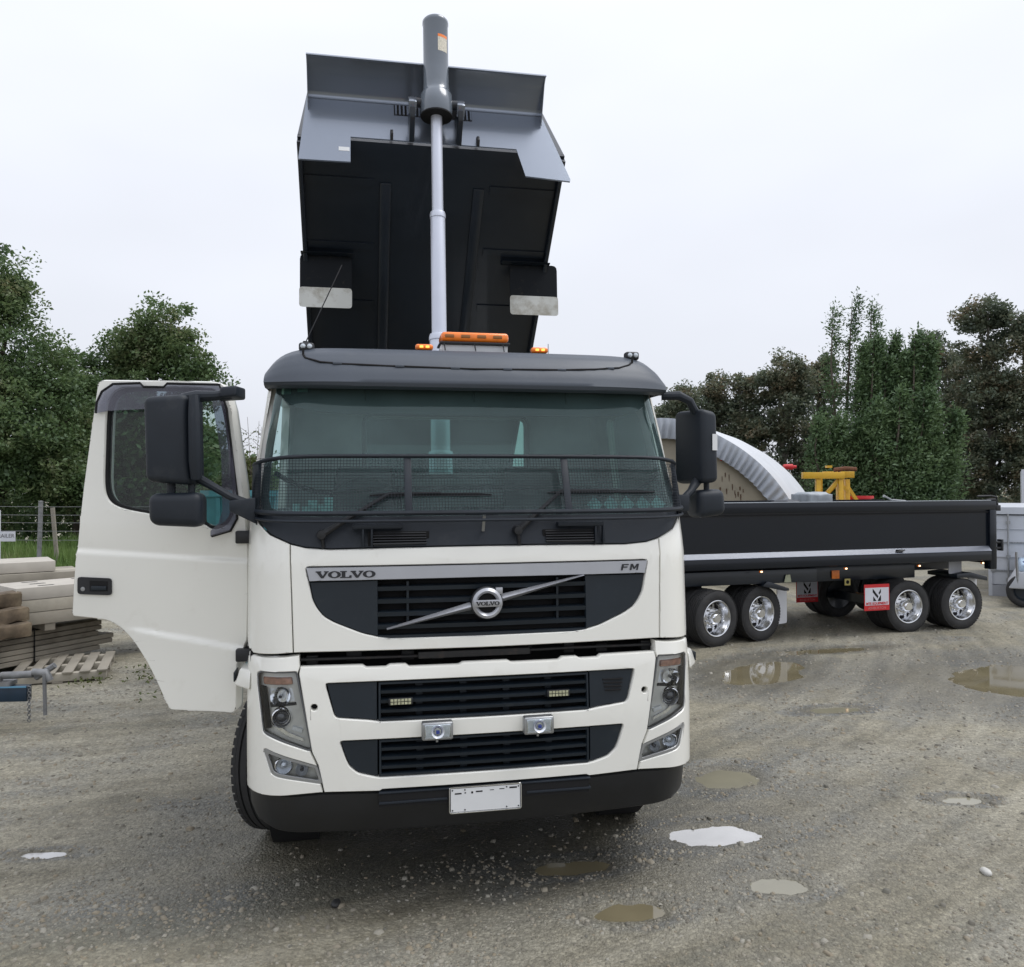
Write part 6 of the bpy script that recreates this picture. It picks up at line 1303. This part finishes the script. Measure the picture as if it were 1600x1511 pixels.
# ---- right-hand shelter belt
GR_ = 'eucalypts in the shelter belt'; GP_ = 'poplars in the shelter belt'
def euc(label, px, Y, lobes, seed, n=330): return tree_from(label, px, Y, lobes, int(n * .70), 105, .50, .078, LE, seed, group=GR_, bark=BARKP, name='eucalyptus_tree', trunk_r=.2, limbs=12)
euc('brown tipped eucalypt just over the passenger mirror', 1065, 38, [(1068, 628, 26), (1052, 655, 30), (1085, 670, 30), (1065, 710, 34)], 51, 230)
euc('rounded eucalypt second along from the passenger mirror', 1120, 39, [(1120, 610, 26), (1108, 650, 30), (1138, 655, 30), (1120, 700, 40), (1130, 745, 34)], 53, 270)
euc('slim eucalypt standing over the top of the fabric shelter', 1165, 38, [(1165, 600, 18), (1170, 640, 26), (1160, 690, 30), (1172, 740, 34)], 55, 200)
euc('broad domed eucalypt over the red hose end', 1228, 37, [(1228, 580, 32), (1205, 600, 26), (1252, 605, 26), (1230, 640, 42), (1195, 680, 28), (1255, 690, 34), (1225, 735, 36)], 57)
euc('dark narrow eucalypt between the domed eucalypt and the tallest poplar', 1284, 39, [(1285, 575, 20), (1290, 610, 28), (1275, 660, 30), (1295, 710, 34), (1280, 750, 36)], 59, 240)
euc('orange tipped eucalypt showing behind the pair of pointed poplars', 1460, 42, [(1452, 545, 28), (1478, 570, 26), (1440, 600, 30), (1470, 640, 40), (1455, 710, 44)], 61)
euc('eucalypt with thin open branches left of the tallest eucalypt', 1500, 40, [(1505, 590, 28), (1490, 640, 30), (1515, 690, 34), (1495, 750, 40)], 63, 220)
euc('tallest eucalypt with a high domed top over the trailer tail', 1548, 38, [(1545, 490, 30), (1522, 500, 22), (1562, 525, 32), (1512, 540, 16), (1548, 560, 30), (1535, 620, 44), (1570, 610, 36), (1550, 680, 50), (1530, 740, 44)], 65, 480)
euc('eucalypt cut by the frame edge above the stacked crate', 1610, 37, [(1600, 540, 24), (1612, 510, 26), (1592, 600, 30), (1610, 650, 48), (1588, 710, 40), (1620, 740, 50)], 67, 400)
def poplar(label, px, Y, top, base, halfw, seed, dens=1.0, leaf=.082, forks=3):
    x, _, zt = at(px, top + 14, Y); t = thing('poplar_tree', label, 'tree', (x, Y, 0), 0, GP_); r = random.Random(seed); mb = MB(); pts = []; W = halfw / 1250 * Y
    for f in range(forks):
        fx = (f - (forks - 1) / 2) * W * .9; h = zt * (1 - .12 * abs(r.uniform(0, 1)) * (f != forks // 2)); stem = [(fx * .1, 0, -.1), (fx * .5, r.uniform(-.3, .3), h * .4), (fx, r.uniform(-.4, .4), h * .75), (fx + .25, 0, h)]; mb.tube(stem, [.15, .09, .035, .01], 6)
        n_ = int(95 * dens)
        for k in range(n_):
            tt = (k + r.random()) / n_; z_ = h * (.10 + .90 * tt); rad = W * .90 * (1 - .80 * tt ** 1.6) * r.uniform(.2, 1); a = r.uniform(0, 6.28); q0 = Vector((np.interp(z_, [0, h * .4, h * .75, h], [fx * .1, fx * .5, fx, fx + .25]), 0, z_ - .5)); c = Vector((q0.x + rad * math.cos(a) + .12, rad * math.sin(a), z_))
            if k % 4 == 0: mb.tube([q0, c], [.025, .008], 4)
            pts.append((c.x, c.y, c.z))
    C = np.repeat(np.array(pts), 66, 0); rg = np.random.default_rng(seed); C = C + rg.normal(size=C.shape) * np.array([.25, .25, .38]) * np.clip(1.6 * (1.06 - C[:, 2:3] / zt), .50, 1) + np.array([.1, 0, 0]) * rg.uniform(0, 1, (len(C), 1)); mb.build('trunk', BARK, t); leaves('crown', C, leaf, LP, t, seed, lean=(.5, 0, .9), aspect=.45)
poplar('tallest poplar with a thin see through double top', 1325, 34, 452, 783, 34, 71, dens=.55, forks=3, leaf=.07)
poplar('pointed poplar just right of the thin topped poplar', 1358, 33, 515, 783, 22, 73, dens=1.2)
poplar('second pointed poplar beside the thin topped poplar', 1386, 33.5, 513, 783, 20, 75, dens=1.2)
poplar('slender poplar with twin tips, farthest along the row', 1422, 33, 510, 783, 24, 77, dens=1.2)
poplar('shorter leafy poplar above the yellow frame', 1300, 32, 640, 783, 34, 79, dens=.9)
poplar('low spreading poplar behind the trailer crank handle', 1398, 31.5, 600, 783, 42, 81, dens=1.2)
poplar('low poplar in front of the orange tipped eucalypt', 1450, 32, 625, 783, 34, 83, dens=1.0)
# dim understorey behind the belt closes the view in places
def mass(name, label, x0, x1, y0, y1, z1, n, leaf, m, seed, z0=0):
    r = np.random.default_rng(seed); C = np.stack([r.uniform(x0, x1, n), r.uniform(y0, y1, n), np.zeros(n)], 1); top = z1 * (.65 + .35 * fb(C[:, 0], C[:, 1], 3.0, seed)); C[:, 2] = z0 + r.uniform(0, 1, n) * np.clip(top, .3, None); o = leaves(name, C, leaf, m, None, seed); o['kind'] = 'stuff'; o['label'] = label; return o
mass('undergrowth', 'dark scrub under the shelter belt', 6.5, 30, 40, 45, 2.9, 12000, .16, LE, 91); mass('undergrowth', 'dark scrub under the trees on the left', -26, -6, 26.5, 33, 4.6, 20000, .13, LG, 92, .3)
# rough grass on the bank
r = np.random.default_rng(5); n = 26000; x = r.uniform(-17, -5.0, n); y = r.uniform(17.8, 24.5, n); keep = x / y > -.78; x, y = x[keep], y[keep]; hh = ground_fields(x, y)[0]; patch = np.clip(.6 + .5 * fb(x, y, 2.2, 3), .12, 1.2); tall = (np.clip((y - 17.8) / 2.0, .15, 1)) * patch * r.uniform(.5, 1.1, len(x)) * .75
a = r.uniform(0, 6.28, len(x)); w = .014 + .01 * r.uniform(0, 1, len(x)); dx = np.cos(a) * w; dy = np.sin(a) * w; bend = r.normal(size=(len(x), 2)) * .22 * tall[:, None]
V = np.stack([np.stack([x - dx, y - dy, hh - .02], 1), np.stack([x + dx, y + dy, hh - .02], 1), np.stack([x + bend[:, 0], y + bend[:, 1], hh + tall], 1)], 1).reshape(-1, 3)
g = fastmesh('bank_grass', V, F3=np.arange(len(V)).reshape(-1, 3), m=leafmat('grass_green', [(.08, .14, .035), (.14, .23, .06), (.19, .28, .08), (.25, .26, .13)])); g['kind'] = 'stuff'; g['label'] = 'rough green grass on the bank behind the fence'
n = 7000; x = r.uniform(-14, -5.0, n); y = r.uniform(15.6, 18.6, n); keep = (x / y > -.78) & (fb(x, y, 1.2, 44) > -.1); x, y = x[keep], y[keep]; hh = ground_fields(x, y)[0]; tall = r.uniform(.08, .32, len(x)); bend = r.normal(size=(len(x), 2)) * .5 * tall[:, None]; dx = r.normal(size=len(x)) * .02; dy = r.normal(size=len(x)) * .02
V = np.stack([np.stack([x - dx, y - dy, hh - .02], 1), np.stack([x + dx, y + dy, hh - .02], 1), np.stack([x + bend[:, 0], y + bend[:, 1], hh + tall], 1)], 1).reshape(-1, 3)
g = fastmesh('dry_weeds', V, F3=np.arange(len(V)).reshape(-1, 3), m=leafmat('dry_brown', [(.10, .09, .05), (.16, .13, .08), (.22, .18, .12)])); g['kind'] = 'stuff'; g['label'] = 'dry weeds at the foot of the bank'
r = random.Random(6); C = []
for (cx, cy, n_) in ((-4.25, 9.4, 50), (-4.9, 9.2, 60), (-3.75, 8.6, 26), (-4.5, 9.9, 40)):
    for k in range(n_): C.append((cx + r.gauss(0, .12), cy + r.gauss(0, .12), .02 + abs(r.gauss(0, .03))))
g = leaves('yard_weeds', np.array(C), .022, LSH, None, 6); g['kind'] = 'stuff'; g['label'] = 'small green weeds in the gravel by the pallet'
